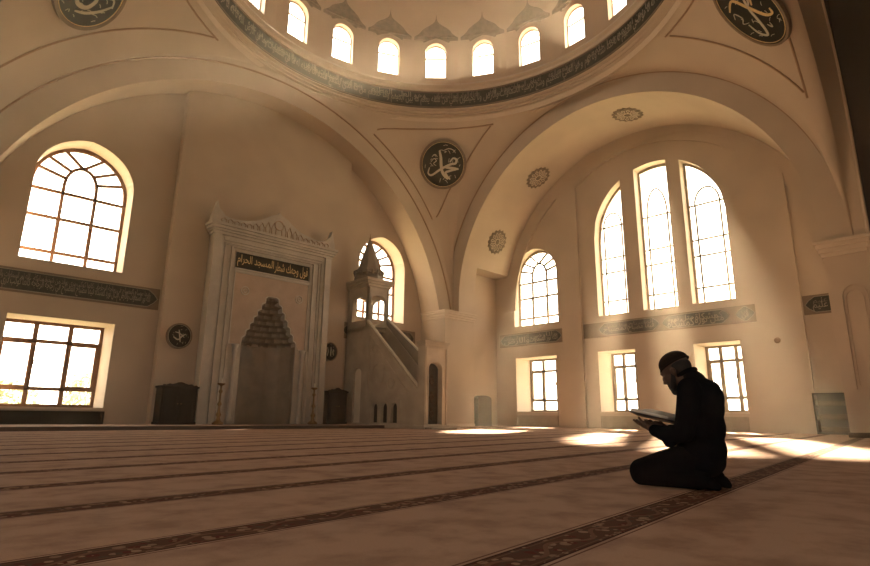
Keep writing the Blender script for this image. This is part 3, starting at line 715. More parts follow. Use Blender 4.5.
# opening with stepped (muqarnas) head
def step_head(c, hw_, z0, z1, n):
    pts = []
    for k in range(n):
        t0, t1 = k / n, (k + 1) / n; w0 = hw_ * (1 - t0) ** .95 + .10 * t0; w1 = hw_ * (1 - t1) ** .95 + .10 * t1
        za = z0 + (z1 - z0) * t0; zb = z0 + (z1 - z0) * t1
        pts += [(c + w0, za), (c + w0 * .985, za + (zb - za) * .7), (c + (w0 + w1) / 2, zb - .02)]
    pts.append((c + .13, z1)); return pts
NX = 9.40; rh = step_head(NX, 1.03, 2.75, 4.48, 7)
niche = [(NX - 1.03, ZP), (NX + 1.03, ZP)] + rh + [(2 * NX - p[0], p[1]) for p in rh[::-1]]
bm = bmesh.new(); prism(bm, [rect(7.07, 11.63, ZP, 6.32), niche], FM, -0.32, 0.0); obj('facade', bm, 'marble', mh)
bm = bmesh.new()
for k in range(13):                                    # fluted back of the niche
    pass
prof = []; sg = 26
V = []
for i in range(sg * 2 + 1):
    a = pi * i / (sg * 2); rr = 1.04 - 0.035 * abs(sin(a * 6.5)); V.append((NX - rr * cos(a), 18.10 + 0.95 * rr * sin(a)))
lo = [bm.verts.new((x, y, ZP)) for x, y in V]; hi = [bm.verts.new((x, y, 2.8)) for x, y in V]; bm.faces.new(lo)
for i in range(len(V) - 1): bm.faces.new([lo[i], lo[i + 1], hi[i + 1], hi[i]])
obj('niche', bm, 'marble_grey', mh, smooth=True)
bm = bmesh.new()
for k in range(9):                                     # corbelled tiers of the hood
    t0, t1 = k / 9, (k + 1) / 9; r0 = 1.05 * (1 - t0) ** .9 + .08; r1 = 1.05 * (1 - t1) ** .9 + .05; z0 = 2.75 + 1.8 * t0; z1 = 2.75 + 1.8 * t1 + .01
    nn = max(5, int(11 - k)); seg = nn * 6; A, B, Cc = [], [], []
    for i in range(seg + 1):
        a = pi * i / seg; sca = 0.05 * abs(sin(a * nn))
        A.append(bm.verts.new((NX - (r0 + sca) * cos(a), 18.10 + .95 * (r0 + sca) * sin(a), z0)))
        B.append(bm.verts.new((NX - (r0 * .97 + sca) * cos(a), 18.10 + .95 * (r0 * .97 + sca) * sin(a), z0 + (z1 - z0) * .65)))
        Cc.append(bm.verts.new((NX - r1 * cos(a), 18.10 + .95 * r1 * sin(a), z1)))
    for i in range(seg):
        bm.faces.new([A[i], A[i + 1], B[i + 1], B[i]]); bm.faces.new([B[i], B[i + 1], Cc[i + 1], Cc[i]])
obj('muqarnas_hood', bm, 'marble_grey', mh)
bm = bmesh.new()                                       # outer mouldings
for x0, x1, d in ((7.05, 7.30, .16), (11.40, 11.65, .16), (7.30, 7.42, .06), (11.28, 11.40, .06)):
    prism(bm, [rect(x0, x1, ZP, 6.32)], FM, -.1, d)
for x0, x1, z0, z1, d in ((7.42, 11.28, 6.16, 6.32, .10), (7.42, 11.28, 6.08, 6.16, .05)): prism(bm, [rect(x0, x1, z0, z1)], FM, -.05, d)
strip(bm, [(7.50, ZP), (7.50, 6.05), (11.2, 6.05), (11.2, ZP)], 0.05, FM, 0, .05)
strip(bm, [(7.74, ZP), (7.74, 6.00), (10.96, 6.00), (10.96, ZP)], 0.07, FM, 0, .08)
obj('moulding', bm, 'marble', mh)
bm = bmesh.new()
for z0, z1, e in ((6.32, 6.42, .04), (6.42, 6.50, .09), (6.50, 6.60, .14), (6.60, 6.70, .19)): box(bm, 7.05 - e, 11.65 + e, 18.08 - .12 - e, 18.38, z0, z1, 0.01)
obj('cornice', bm, 'marble', mh)
half = [(0, 7.62), (.05, 7.56), (.16, 7.50), (.32, 7.44), (.50, 7.30), (.72, 7.16), (.95, 7.06), (1.20, 7.00), (1.5, 6.95), (1.8, 6.94), (2.0, 7.0), (2.12, 7.12), (2.22, 7.2), (2.30, 7.46), (2.36, 7.16), (2.42, 6.95), (2.46, 6.70)]
crest = [(9.35 + p[0], p[1]) for p in half] + [(9.35 - p[0], p[1]) for p in half[::-1]][:-1]
bm = bmesh.new(); prism(bm, [crest], FQ(17.94), -.22, 0.0); ck = obj('crest', bm, 'marble', mh)
bm = bmesh.new(); fc = FQ(17.94)
for s in (1, -1):
    for k in range(9):
        x = .2 + k * .23; zz = 6.70 + (0.5 if x < .4 else max(.22, .62 - x * .36)); cx = 9.35 + s * x
        strip(bm, [(cx - .07, 6.75), (cx - .09, 6.75 + (zz - 6.7) * .4), (cx, zz - .02), (cx + .09, 6.75 + (zz - 6.7) * .4), (cx + .07, 6.75)], 0.022, fc, 0, .03)
strip(bm, arc(9.35, 7.12, .17, 0, 2 * pi, 16)[:-1], 0.03, fc, 0, .03, closed=True); obj('carving', bm, 'marble_inner', ck)
ip = empty('inscription_panel', (9.3, 18.08, 5.28)); ip.parent = mh; ip.matrix_parent_inverse = Matrix.Translation(-mh.location)
bm = bmesh.new(); prism(bm, [rect(7.90, 10.78, 5.30, 5.86)], FM, 0, 0.02); obj('backing', bm, 'med_black', ip)
bm = bmesh.new(); strip(bm, rect(7.88, 10.80, 5.28, 5.88), 0.05, FM, 0, .05, closed=True); obj('border', bm, 'marble', ip)
for a0, a1, t in ((9.36, 10.72, 'فول وجهك شطر'), (7.96, 9.32, 'المسجد الحرام')):
    lettering('lettering', t, lambda p, q_, a0=a0, a1=a1: FM(a0 + (a1 - a0) * p, 5.36 + .44 * q_, .026), 'gold', ip)
bm = bmesh.new()                                       # recessed field round the hood
fld = [(7.95, 2.72), (8.32, 2.72)] + [(2 * NX - p[0] - .04, p[1] + .03) for p in rh] + [(p[0] + .04, p[1] + .03) for p in rh[::-1]] + [(10.48, 2.72), (10.78, 2.72), (10.78, 5.14), (7.95, 5.14)]
prism(bm, [fld], FM, 0, .012); obj('spandrel', bm, 'marble_inner', mh)
bm = bmesh.new(); strip(bm, [(8.30, 2.70), (7.92, 2.70), (7.92, 5.17), (10.81, 5.17), (10.81, 2.70), (10.50, 2.70)], 0.05, FM, 0, .04)
for s in (1, -1):
    x = 9.38 + s * 1.05
    lp = arc(x, 4.55, .14, 0, 2 * pi, 12)[:-1]; strip(bm, lp, .03, FM, .01, .035, closed=True); strip(bm, arc(x, 4.55, .06, 0, 2 * pi, 10)[:-1], .03, FM, .01, .035, closed=True)
obj('relief', bm, 'marble', mh)
for x in (8.12, 10.66):                                # slender engaged columns beside the opening
    bm = bmesh.new(); lathe(bm, [(0, 0), (.11, 0), (.11, .18), (.08, .24), (.065, .32), (.065, 2.3), (.09, 2.36), (.07, 2.42), (.12, 2.58), (0, 2.58)], (x, 17.98, ZP), 14); obj('column', bm, 'marble', mh, smooth=True)
for x in (7.9, 10.88):
    bm = bmesh.new(); prism(bm, [rect(x - .05, x + .05, ZP, 2.68)], FM, 0, .05); obj('jamb', bm, 'marble', mh)
# candle stands either side
cs = empty('candlestick', (7.62, 17.6, ZP), 'tall brass candlestick standing left of the niche opening', 'candlestick')
bm = bmesh.new(); lathe(bm, [(0, 0), (.17, 0), (.18, .05), (.08, .12), (.05, .22), (.09, .30), (.05, .38), (.035, .55), (.075, .62), (.035, .70), (.03, .95), (.07, 1.02), (.03, 1.08), (.03, 1.18), (.12, 1.24), (.12, 1.27), (.03, 1.27), (0, 1.27)], (7.62, 17.6, ZP), 18); obj('stem', bm, 'brass', cs, smooth=True)
bm = bmesh.new(); lathe(bm, [(.028, 1.26), (.028, 1.40), (.006, 1.42), (0, 1.42)], (7.62, 17.6, ZP), 10); obj('candle', bm, 'paper', cs)
c2_ = cs.copy(); COL.objects.link(c2_); c2_.location = (11.02, 17.6, ZP); c2_['label'] = 'tall brass candlestick standing right of the niche opening'
cs['group'] = c2_['group'] = 'candlesticks of the prayer niche'
for ch in list(cs.children):
    d = ch.copy(); COL.objects.link(d); d.parent = c2_; d.matrix_parent_inverse = ch.matrix_parent_inverse.copy()

# dark carved cabinets against the bay
def cabinet(x0, x1, y0, y1, h, label, nd=2):
    rt = empty('carved_cabinet', ((x0 + x1) / 2, (y0 + y1) / 2, ZP), label, 'cabinet')
    bm = bmesh.new(); box(bm, x0, x1, y0, y1, ZP + .06, ZP + h - .12, .01); box(bm, x0 - .03, x1 + .03, y0 - .03, y1, ZP, ZP + .08, .01); box(bm, x0 - .04, x1 + .04, y0 - .04, y1, ZP + h - .14, ZP + h - .08, .01); obj('body', bm, 'wood_dark', rt)
    c = (x0 + x1) / 2; hw_ = (x1 - x0) / 2; z = ZP + h - .09
    hf = [(0, .13), (.12, .12), (.25, .09), (.45, .06), (.62, .075), (.78, .03), (.92, .05), (1.0, .0)]
    cr = [(c + p[0] * hw_, z + p[1]) for p in hf] + [(c - p[0] * hw_, z + p[1]) for p in hf[::-1]][:-1]
    bm = bmesh.new(); prism(bm, [cr], FQ(y0), -.06, 0); obj('crest', bm, 'wood_dark', rt)
    for k in range(nd):
        a = x0 + .05 + (x1 - x0 - .1) * k / nd; b = x0 + .05 + (x1 - x0 - .1) * (k + 1) / nd
        bm = bmesh.new(); prism(bm, [rect(a + .01, b - .01, ZP + .12, ZP + h - .2)], FQ(y0), 0, .02); strip(bm, rect(a + .07, b - .07, ZP + .2, ZP + h - .28), .03, FQ(y0), .015, .035, closed=True)
        dr = obj('door', bm, 'wood_dark', rt)
        bm = bmesh.new(); kx = (b - .05) if k == 0 else (a + .05); bmesh.ops.create_uvsphere(bm, u_segments=8, v_segments=6, radius=.018, matrix=Matrix.Translation((kx, y0 - .035, ZP + h * .5))); obj('knob', bm, 'brass', dr)
    return rt
cabinet(5.95, 7.0, 17.85, 18.38, 1.22, 'dark carved wooden cabinet left of the mihrab under the round plaque')
cabinet(11.80, 12.62, 17.85, 18.38, 1.28, 'dark carved wooden cabinet between the mihrab and the pulpit')

# ------------------------------------------------------------------ minbar (stone pulpit)
mb = empty('minbar', (13.55, 16.2, 0), 'stone pulpit with long stair, spired canopy and arched entrance before the corner pier', 'pulpit')
X0, X1 = 13.0, 14.06; YB, YT, YP = 18.6, 17.28, 13.95
fs = FE(X0)                                            # side plane, u = Y
sb = [(YT, 0.1), (YT, 3.95), (14.30, 1.30), (14.30, 0.1)]
nich = [arch_loop(y - .17, y + .17, .18, .68, .86, n=8) for y in (16.60, 16.05, 15.50)]
for side, w0 in ((X0, -.14), (X1 - .14, -.14)):
    f_ = FE(side); bm = bmesh.new(); prism(bm, [[(p[0], p[1]) for p in sb]] + nich, f_, w0, 0)
    o_ = obj('side_panel', bm, 'minbar_stone', mb)
for y in (16.60, 16.05, 15.50):
    bm = bmesh.new(); prism(bm, [arch_loop(y - .18, y + .18, .17, .68, .88, n=8)], FE(X0), -.13, -.09); obj('niche', bm, 'door_and_shade', mb)  # dark plates put the shade inside the open arches into colour
bm = bmesh.new(); tri = [(YT - .25, 1.15), (YT - .25, 3.35), (14.75, 1.15)]
strip(bm, tri, 0.05, fs, 0, .035, closed=True); strip(bm, [(YT - .12, 1.0), (14.4, 1.0)], .05, fs, 0, .04)
strip(bm, [(YT - .12, .10), (14.4, .10)], .08, fs, 0, .05)
for y in (16.60, 16.05, 15.50): strip(bm, arch_loop(y - .19, y + .19, .16, .70, .90, n=8), .035, fs, 0, .03, closed=True)
strip(bm, rect(15.22, 16.90, .08, .97), .04, fs, 0, .025, closed=True)
for k, (y, z, r_) in enumerate(((16.45, 1.95, .36), (15.75, 1.55, .2), (16.7, 2.85, .18))):
    strip(bm, arc(y, z, r_, 0, 2 * pi, 20)[:-1], .035, fs, 0, .03, closed=True)
obj('relief', bm, 'minbar_stone', mb)
ns = 15
bm = bmesh.new()
for k in range(ns):
    y1_ = 14.35 + (YT - 14.35) * (k + 1) / ns; y0_ = 14.35 + (YT - 14.35) * k / ns; z = .25 + (2.95 - .25) * (k + 1) / ns
    box(bm, X0 + .14, X1 - .14, y0_, YT, z - .20, z)
obj('staircase', bm, 'minbar_stone', mb)
for side in (X0, X1 - .12):                            # pierced balustrades with pale handrails
    f_ = FE(side); a_, b_ = (YT, 3.95), (14.30, 1.30); h0, h1 = .0, .02
    bm = bmesh.new()
    far = side > 13.5
    up_ = 0.62 if far else 0.0
    lp = [(YT, 3.60), (YT, 4.0 + up_ * .3), (14.30, 1.35 + up_), (14.30, 1.0)]
    if far: prism(bm, [lp], f_, -.12, -.02); obj('balustrade', bm, 'marble_grey', mb)
    else: bm.free()
    bm = bmesh.new()
    P0 = Vector((side + .06, YT, 4.02 + up_ * .3)); P1 = Vector((side + .06, 14.28, 1.36 + up_))
    d = (P1 - P0)
    for q0, q1, hh in ((0, 1, .05),):
        for s_ in (0,):
            vs = []
            for P in (P0, P1):
                for dx in (-.05, .05):
                    for dz in (-.03, .035): vs.append(bm.verts.new(P + Vector((dx, 0, dz))))
            for fidx in ((0, 1, 3, 2), (4, 6, 7, 5), (0, 4, 5, 1), (2, 3, 7, 6), (0, 2, 6, 4), (1, 5, 7, 3)): bm.faces.new([vs[i] for i in fidx])
    obj('handrail', bm, 'minbar_rail', mb)
# tower under and around the platform
bm = bmesh.new()
prism(bm, [rect(YT, YB, 0.1, 3.72), arch_loop(17.52, 18.02, .16, 2.0, 2.2, n=8)], FE(X0), -.14, 0)
prism(bm, [rect(YT, YB, 0.1, 3.72), arch_loop(17.52, 18.02, .16, 2.0, 2.2, n=8)], FE(X1), 0, .14)
box(bm, X0, X1, YT, YB, 3.62, 3.80); box(bm, X0 + .14, X1 - .14, YT, YT + .1, 0.1, 3.0)
obj('platform', bm, 'minbar_stone', mb)
bm = bmesh.new(); prism(bm, [arch_loop(17.53, 18.01, .14, 2.0, 2.19, n=8)], FE(X0), -.13, -.08); obj('side_door', bm, 'minbar_rail', mb)
bm = bmesh.new()
prism(bm, [rect(YT, YB, 3.75, 5.45), arch_loop(17.42, 18.30, 4.05, 4.78, 5.02, n=10)], FE(X0), -.12, 0)
prism(bm, [rect(YT, YB, 3.75, 5.45), arch_loop(17.42, 18.30, 4.05, 4.78, 5.02, n=10)], FE(X1), 0, .12)
ff = FQ(YT); prism(bm, [rect(X0, X1, 3.75, 5.45), arch_loop(13.15, 13.90, 3.80, 4.80, 5.08, n=10)], ff, -.12, 0)
prism(bm, [rect(X0, X1, 3.75, 5.45), arch_loop(13.12, 13.98, 3.82, 4.82, 5.12, n=10)], FQ(YB), 0, .12)
kb = obj('kiosk', bm, 'minbar_stone', mb)
bm = bmesh.new()
strip(bm, arch_loop(13.13, 13.92, 3.80, 4.82, 5.11, n=10)[1:] + [(13.13, 3.8)], .04, ff, 0, .03)
strip(bm, rect(X0 + .06, X1 - .06, 3.8, 5.38), .04, ff, 0, .025, closed=True); strip(bm, rect(YT + .06, YB - .1, 3.8, 5.38), .04, FE(X0), 0, .025, closed=True)
obj('moulding', bm, 'minbar_stone', kb)
bm = bmesh.new()
for z0, z1, e in ((5.40, 5.50, .05), (5.50, 5.60, .10), (5.60, 5.72, .15)): box(bm, X0 - e, X1 + e, YT - e, YB + .02, z0, z1, .01)
obj('cornice', bm, 'minbar_stone', mb)
cx, cy = 13.50, 17.95
bm = bmesh.new(); lathe(bm, [(0, 5.70), (.60, 5.70), (.60, 5.90), (.56, 5.98), (.60, 6.04), (.50, 6.10), (.44, 6.30), (.36, 6.6), (.27, 6.9), (.17, 7.2), (.08, 7.45), (.05, 7.48), (0, 7.48)], (cx, cy, 0), 8); sp_ = obj('spire', bm, 'marble_grey', mb)
bm = bmesh.new()
for i in range(16):
    a = 2 * pi * i / 16; p = [(cx + .56 * cos(a), cy + .56 * sin(a), 5.96), (cx + .60 * cos(a), cy + .60 * sin(a), 6.12), (cx + .54 * cos(a), cy + .54 * sin(a), 6.22)]
    tube(bm, p, [.05, .045, .01], 6)
obj('cresting', bm, 'marble_grey', sp_)
bm = bmesh.new(); lathe(bm, [(.02, 7.44), (.05, 7.50), (.02, 7.55), (.04, 7.60), (.012, 7.65), (.008, 7.80), (0, 7.80)], (cx, cy, 0), 10); obj('finial', bm, 'brass', sp_, smooth=True)
# entrance
fp = FQ(YP)
bm = bmesh.new(); prism(bm, [rect(X0, X1, 0.1, 2.78), arch_loop(13.14, 13.78, .16, 1.98, 2.22, n=12)], fp, -.36, 0); pt = obj('entrance', bm, 'minbar_stone', mb)
bm = bmesh.new()
strip(bm, [(X0 + .05, .15), (X0 + .05, 2.72), (X1 - .05, 2.72), (X1 - .05, .15)], .05, fp, 0, .035); strip(bm, arch_loop(13.12, 13.80, .15, 2.0, 2.26, n=12)[1:] + [(13.12, .15)], .04, fp, 0, .04)
obj('moulding', bm, 'minbar_stone', pt)
bm = bmesh.new()
for z0, z1, e in ((2.76, 2.84, .02), (2.84, 2.90, .04), (2.90, 2.95, .07)): box(bm, X0 - e, X1 + e, YP - e, YP + .38 + e, z0, z1, .01)
obj('entrance_cornice', bm, 'minbar_stone', mb)
bm = bmesh.new(); prism(bm, [arch_loop(13.15, 13.77, .16, 1.98, 2.2, n=12)], fp, -.22, -.17); dr = obj('door', bm, 'door_and_shade', mb)
bm = bmesh.new()
for z in (.5, 1.05, 1.6): strip(bm, rect(13.24, 13.44, z - .2, z + .2), .025, fp, -.17, -.15, closed=True); strip(bm, rect(13.50, 13.70, z - .2, z + .2), .025, fp, -.17, -.15, closed=True); strip(bm, arc(13.47, z, .09, 0, 2 * pi, 10)[:-1], .03, fp, -.17, -.14, closed=True)
obj('door_panel', bm, 'wood_mid', dr)
bm = bmesh.new(); box(bm, X0 - .06, X1 + .06, YP - .05, YB, 0, .12, .01); box(bm, X0 - .02, X1 + .12, YP - .38, YP + .1, 0, .07, .01); obj('base', bm, 'minbar_stone', mb)

# ------------------------------------------------------------------ small things on the right
ck2 = empty('small_cupboard', (20.2, 17.55, 0), 'low brown cupboard with rounded top in the alcove right of the corner pier', 'cupboard')
bm = bmesh.new(); f_ = FQ(17.45); prism(bm, [arch_loop(19.62, 20.55, 0, 1.22, 1.38, n=8)], f_, -.33, 0); obj('body', bm, 'wood_mid', ck2)
bm = bmesh.new(); prism(bm, [arch_loop(19.70, 20.47, .1, 1.15, 1.29, n=8)], f_, 0, .02); obj('door', bm, 'wood_mid', ck2)
sh = empty('bookcase', (20.9, 4.3, 0), 'dark low bookcase between the right wall and the near pier', 'bookcase')
bm = bmesh.new()
YA, YC = 3.3, 4.66
for z in (0.02, .40, .80, 1.20): box(bm, 20.95, 21.35, YA, YC, z, z + .05)
box(bm, 20.95, 21.35, YC - .05, YC, 0, 1.25); box(bm, 20.95, 21.35, YA, YA + .05, 0, 1.25); box(bm, 21.3, 21.36, YA, YC, 0, 1.25); obj('shelf', bm, 'wood_dark', sh)
rnd = random.Random(4); n_b = 0
bproto = {}
for z in (.072, .452, .852):
    y = YA + .08
    while y < YC - .12:
        t = rnd.choice((.035, .05, .06)); hh = rnd.uniform(.22, .29)
        y += t + .004
    for k in range(3):
        pass
for k, z in enumerate((.07, .45, .85)):                # long low bundles of folded prayer rugs lie on each shelf
    bm = bmesh.new(); box(bm, 21.0, 21.28, 3.6, 4.55, z, z + .16, .03); ob = obj('folded_rug', bm, 'wood_mid')
    tag(ob, 'brown folded rug lying on the %s shelf of the dark bookcase' % ('lowest', 'middle', 'upper')[k], 'rug', 'folded rugs on the bookcase')
bm = bmesh.new(); lathe(bm, [(0, -.03), (.09, -.03), (.10, 0), (.06, .02), (0, .02)], (0, 0, 0), 16)
bmesh.ops.transform(bm, matrix=Matrix.Translation((21.12, 5.46, 3.0)) @ Matrix.Rotation(-pi / 2, 4, 'Y'), verts=bm.verts)
tag(obj('wall_speaker', bm, 'trim_brown'), 'small round brown speaker on the right wall above the pilaster base', 'speaker')

#@PERSON
# ------------------------------------------------------------------ kneeling person
def blob(bm, c, r, rot=None, seg=18):
    r = r if isinstance(r, (tuple, list)) else (r, r, r)
    mt = Matrix.Translation(c) @ (rot if rot else Matrix.Identity(4)) @ Matrix.Diagonal((*r, 1))
    n_ = seg; k_ = seg // 2 + 1; top_ = bm.verts.new(mt @ Vector((0, 0, 1))); bot_ = bm.verts.new(mt @ Vector((0, 0, -1)))
    rg = [[bm.verts.new(mt @ Vector((sin(pi * j / k_) * cos(2 * pi * i / n_), sin(pi * j / k_) * sin(2 * pi * i / n_), cos(pi * j / k_)))) for i in range(n_)] for j in range(1, k_)]
    for i in range(n_):
        q = (i + 1) % n_; bm.faces.new((top_, rg[0][i], rg[0][q])); bm.faces.new((bot_, rg[-1][q], rg[-1][i]))
        for j in range(len(rg) - 1): bm.faces.new((rg[j][i], rg[j + 1][i], rg[j + 1][q], rg[j][q]))
def limb(bm, pts, rad, n=9, flat=1.0, seg=16):
    for i in range(len(pts) - 1):
        a, b = Vector(pts[i]), Vector(pts[i + 1])
        m_ = max(n, int((b - a).length / (0.35 * min(rad[i], rad[i + 1]))))
        for k in range(m_ + 1):
            t = k / m_; blob(bm, a.lerp(b, t), rad[i] * (1 - t) + rad[i + 1] * t, seg=seg)
def fuse(name, bm, m, parent, voxel=0.009, smooth=6):
    me = bpy.data.meshes.new(name); bm.to_mesh(me); bm.free(); o = bpy.data.objects.new(name, me); COL.objects.link(o)
    r = o.modifiers.new('fuse', 'REMESH'); r.mode = 'VOXEL'; r.voxel_size = voxel
    s = o.modifiers.new('relax', 'SMOOTH'); s.factor = .5; s.iterations = smooth
    dg = bpy.context.evaluated_depsgraph_get(); me2 = bpy.data.meshes.new_from_object(o.evaluated_get(dg)); bpy.data.objects.remove(o); bpy.data.meshes.remove(me)
    me2.name = name
    for p in me2.polygons: p.use_smooth = True
    me2.materials.clear(); return new_obj(name, me2, m, parent)
def Xp(x, y, z): return Vector((PX + x, y, z))
PX = 3.82
HT = Matrix.Rotation(radians(-24), 4, 'X')             # head bowed forward (towards +Y)
HC = Xp(0, 1.617, 0.742)
def H(x, y, z): return HC + (HT @ Vector((x, y, z)))
bm = bmesh.new()
blob(bm, H(0, -.012, .03), (.077, .098, .088), HT); blob(bm, H(0, .028, -.03), (.062, .066, .088), HT); blob(bm, H(0, .045, -.088), (.042, .042, .036), HT)
blob(bm, H(0, .093, -.022), (.013, .018, .028), HT); blob(bm, H(0, .103, -.040), (.015, .014, .012), HT)          # nose
blob(bm, H(0, .082, .018), (.050, .018, .014), HT)                                                                # brow
blob(bm, H(0, .085, -.068), (.023, .012, .007), HT); blob(bm, H(0, .082, -.080), (.020, .012, .007), HT)          # lips
for s in (1, -1):
    blob(bm, H(s * .034, .066, -.020), (.022, .020, .018), HT); blob(bm, H(s * .078, -.012, -.016), (.010, .019, .030), HT); blob(bm, H(s * .086, -.018, -.010), (.006, .016, .022), HT)
limb(bm, [Xp(0, 1.50, .64), Xp(0, 1.56, .685), H(0, -.02, -.06)], [.070, .066, .060])
blob(bm, Xp(0, 1.485, .57), (.14, .08, .11)); blob(bm, Xp(0, 1.48, .42), (.115, .075, .16)); blob(bm, Xp(0, 1.48, .27), (.125, .085, .10))
for s in (1, -1):
    limb(bm, [Xp(s * .165, 1.47, .615), Xp(s * .215, 1.505, .345), Xp(s * .15, 1.68, .335), Xp(s * .115, 1.765, .362)], [.048, .037, .027, .023])
    limb(bm, [Xp(s * .08, 1.49, .225), Xp(s * .145, 1.835, .10)], [.075, .055]); limb(bm, [Xp(s * .145, 1.835, .075), Xp(s * .12, 1.47, .062)], [.048, .036])
    limb(bm, [Xp(s * .12, 1.47, .06), Xp(s * .10, 1.43, .045), Xp(s * .09, 1.405, .028)], [.034, .034, .018])
    # the hand under the book: palm, four fingers of different length reaching forward and a thumb over the edge
    wr = Xp(s * .115, 1.765, .362); palm = Xp(s * .098, 1.800, .383)
    limb(bm, [wr, palm, Xp(s * .094, 1.828, .391)], [.022, .026, .024], seg=12)
    for k, (dx, ln) in enumerate(((-.030, .062), (-.010, .072), (.010, .066), (.029, .050))):
        b0 = Xp(s * (.096 + dx), 1.832, .387); b1 = b0 + Vector((-s * .004, ln * .5, .012)); b2 = b1 + Vector((-s * .004, ln * .45, .020))
        limb(bm, [b0, b1, b2], [.0095, .0088, .0078], n=5, seg=10)
    limb(bm, [Xp(s * .125, 1.795, .387), Xp(s * .145, 1.818, .415), Xp(s * .130, 1.838, .434)], [.0125, .010, .009], n=5, seg=10)
person = fuse('person', bm, 'skin', None, voxel=0.0062, smooth=4)
tag(person, 'bearded person kneeling on the carpet in dark clothes and skullcap, reading from an open book', 'person')
bm = bmesh.new()                                       # jacket
blob(bm, Xp(0, 1.47, .60), (.175, .105, .095)); blob(bm, Xp(0, 1.465, .50), (.178, .125, .14)); blob(bm, Xp(0, 1.475, .38), (.172, .133, .16)); blob(bm, Xp(0, 1.478, .24), (.180, .128, .135)); blob(bm, Xp(0, 1.475, .17), (.165, .112, .10))
blob(bm, Xp(0, 1.50, .655), (.11, .07, .05)); blob(bm, Xp(0, 1.56, .27), (.15, .09, .07)); blob(bm, Xp(0, 1.40, .56), (.15, .06, .10))
limb(bm, [Xp(0, 1.50, .665), Xp(0, 1.535, .70)], [.075, .062])
for s in (1, -1):
    limb(bm, [Xp(s * .165, 1.470, .612), Xp(s * .200, 1.475, .50), Xp(s * .215, 1.505, .355)], [.074, .070, .062])
    limb(bm, [Xp(s * .215, 1.510, .345), Xp(s * .180, 1.625, .328), Xp(s * .125, 1.735, .352)], [.060, .053, .040])
    blob(bm, Xp(s * .185, 1.615, .298), (.042, .045, .05))
jk = fuse('jacket', bm, 'jacket', person, 0.008, 6)
bm = bmesh.new(); pts = [Xp(.062 * cos(a), 1.545 + .055 * sin(a) , .722 - .028 * sin(a)) for a in [2 * pi * i / 24 for i in range(24)]]; tube(bm, pts, .014, 8, True); obj('collar', bm, 'jacket', jk, smooth=True)
bm = bmesh.new()                                       # trousers
blob(bm, Xp(0, 1.47, .17), (.150, .095, .09))
for s in (1, -1):
    limb(bm, [Xp(s * .08, 1.49, .20), Xp(s * .11, 1.66, .155), Xp(s * .145, 1.835, .092)], [.095, .086, .080]); limb(bm, [Xp(s * .145, 1.84, .072), Xp(s * .13, 1.65, .070), Xp(s * .12, 1.48, .060)], [.070, .066, .054])
    blob(bm, Xp(s * .115, 1.47, .065), (.055, .06, .055))
bm.verts.ensure_lookup_table()
for v in bm.verts: v.co.z = max(v.co.z, 0.004)
fuse('trousers', bm, 'trousers', person, 0.009, 6)
for s in (1, -1):
    bm = bmesh.new(); limb(bm, [Xp(s * .115, 1.47, .055), Xp(s * .098, 1.42, .045), Xp(s * .088, 1.385, .026)], [.040, .038, .022])
    for v in bm.verts: v.co.z = max(v.co.z, 0.004)
    fuse('sock', bm, 'trousers', person, 0.008, 3)
bm = bmesh.new(); blob(bm, H(0, -.014, .052), (.084, .104, .078), HT, 32)
bmesh.ops.bisect_plane(bm, geom=bm.verts[:] + bm.edges[:] + bm.faces[:], plane_co=H(0, 0, .038), plane_no=(HT @ Vector((0, .10, 1))).normalized(), clear_inner=True)
cp = obj('skullcap', bm, 'cap', person, smooth=True)
md = bmesh.new(); n_ = 40; ptsr = [H(.083 * cos(a), -.014 + .103 * sin(a), .040 - .10 * (.103 * sin(a) - .014)) for a in [2 * pi * i / n_ for i in range(n_)]]; tube(md, ptsr, .0065, 8, True); obj('cap_band', md, 'cap', cp, smooth=True)
bm = bmesh.new(); blob(bm, H(0, .050, -.085), (.052, .044, .040), HT); blob(bm, H(0, .062, -.118), (.034, .030, .028), HT)
for s in (1, -1): limb(bm, [H(s * .070, .0, -.02), H(s * .062, .022, -.062), H(s * .04, .05, -.095)], [.012, .018, .022], seg=12)
fuse('beard', bm, 'hair', person, .006, 3)
bm = bmesh.new(); blob(bm, H(0, -.030, .01), (.081, .085, .062), HT); blob(bm, H(0, -.055, -.045), (.066, .055, .060), HT); fuse('hair', bm, 'hair', person, .008, 3)
# open book resting on both hands
BT = Matrix.Translation(Xp(0, 1.765, .424)) @ Matrix.Rotation(radians(12), 4, 'X')
bk = empty('open_book', Xp(0, 1.765, .424), 'open book with pale pages held in both hands of the kneeling person', 'book')
def book_side(s, y0, y1, th, gap, lift):
    bm = bmesh.new(); n_ = 10; T, Bm = [], []
    for i in range(n_ + 1):
        t = i / n_; x = s * (.006 + (.150 - gap) * t); z = lift + .020 * sin(pi * min(1, t * 1.0) ** .6) * (1 - t * .5) + .030 * t
        for y in (y0, y1):
            T.append(bm.verts.new(BT @ Vector((x, y, z + th)))); Bm.append(bm.verts.new(BT @ Vector((x, y, .030 * t + lift - .004))))
    for i in range(n_):
        a, b, c, d = 2 * i, 2 * i + 1, 2 * i + 3, 2 * i + 2
        bm.faces.new([T[a], T[b], T[c], T[d]]); bm.faces.new([Bm[a], Bm[b], Bm[c], Bm[d]]); bm.faces.new([T[a], T[d], Bm[d], Bm[a]]); bm.faces.new([T[b], T[c], Bm[c], Bm[b]])
    for i in (0, n_): bm.faces.new([T[2 * i], T[2 * i + 1], Bm[2 * i + 1], Bm[2 * i]])
    return bm
for s in (1, -1):
    obj('pages', book_side(s, -.125, .130, .012, .012, .004), 'paper', bk, smooth=True); obj('cover', book_side(s, -.135, .140, -.002, .0, -.004), 'book_cover', bk)
#@ENDPERSON

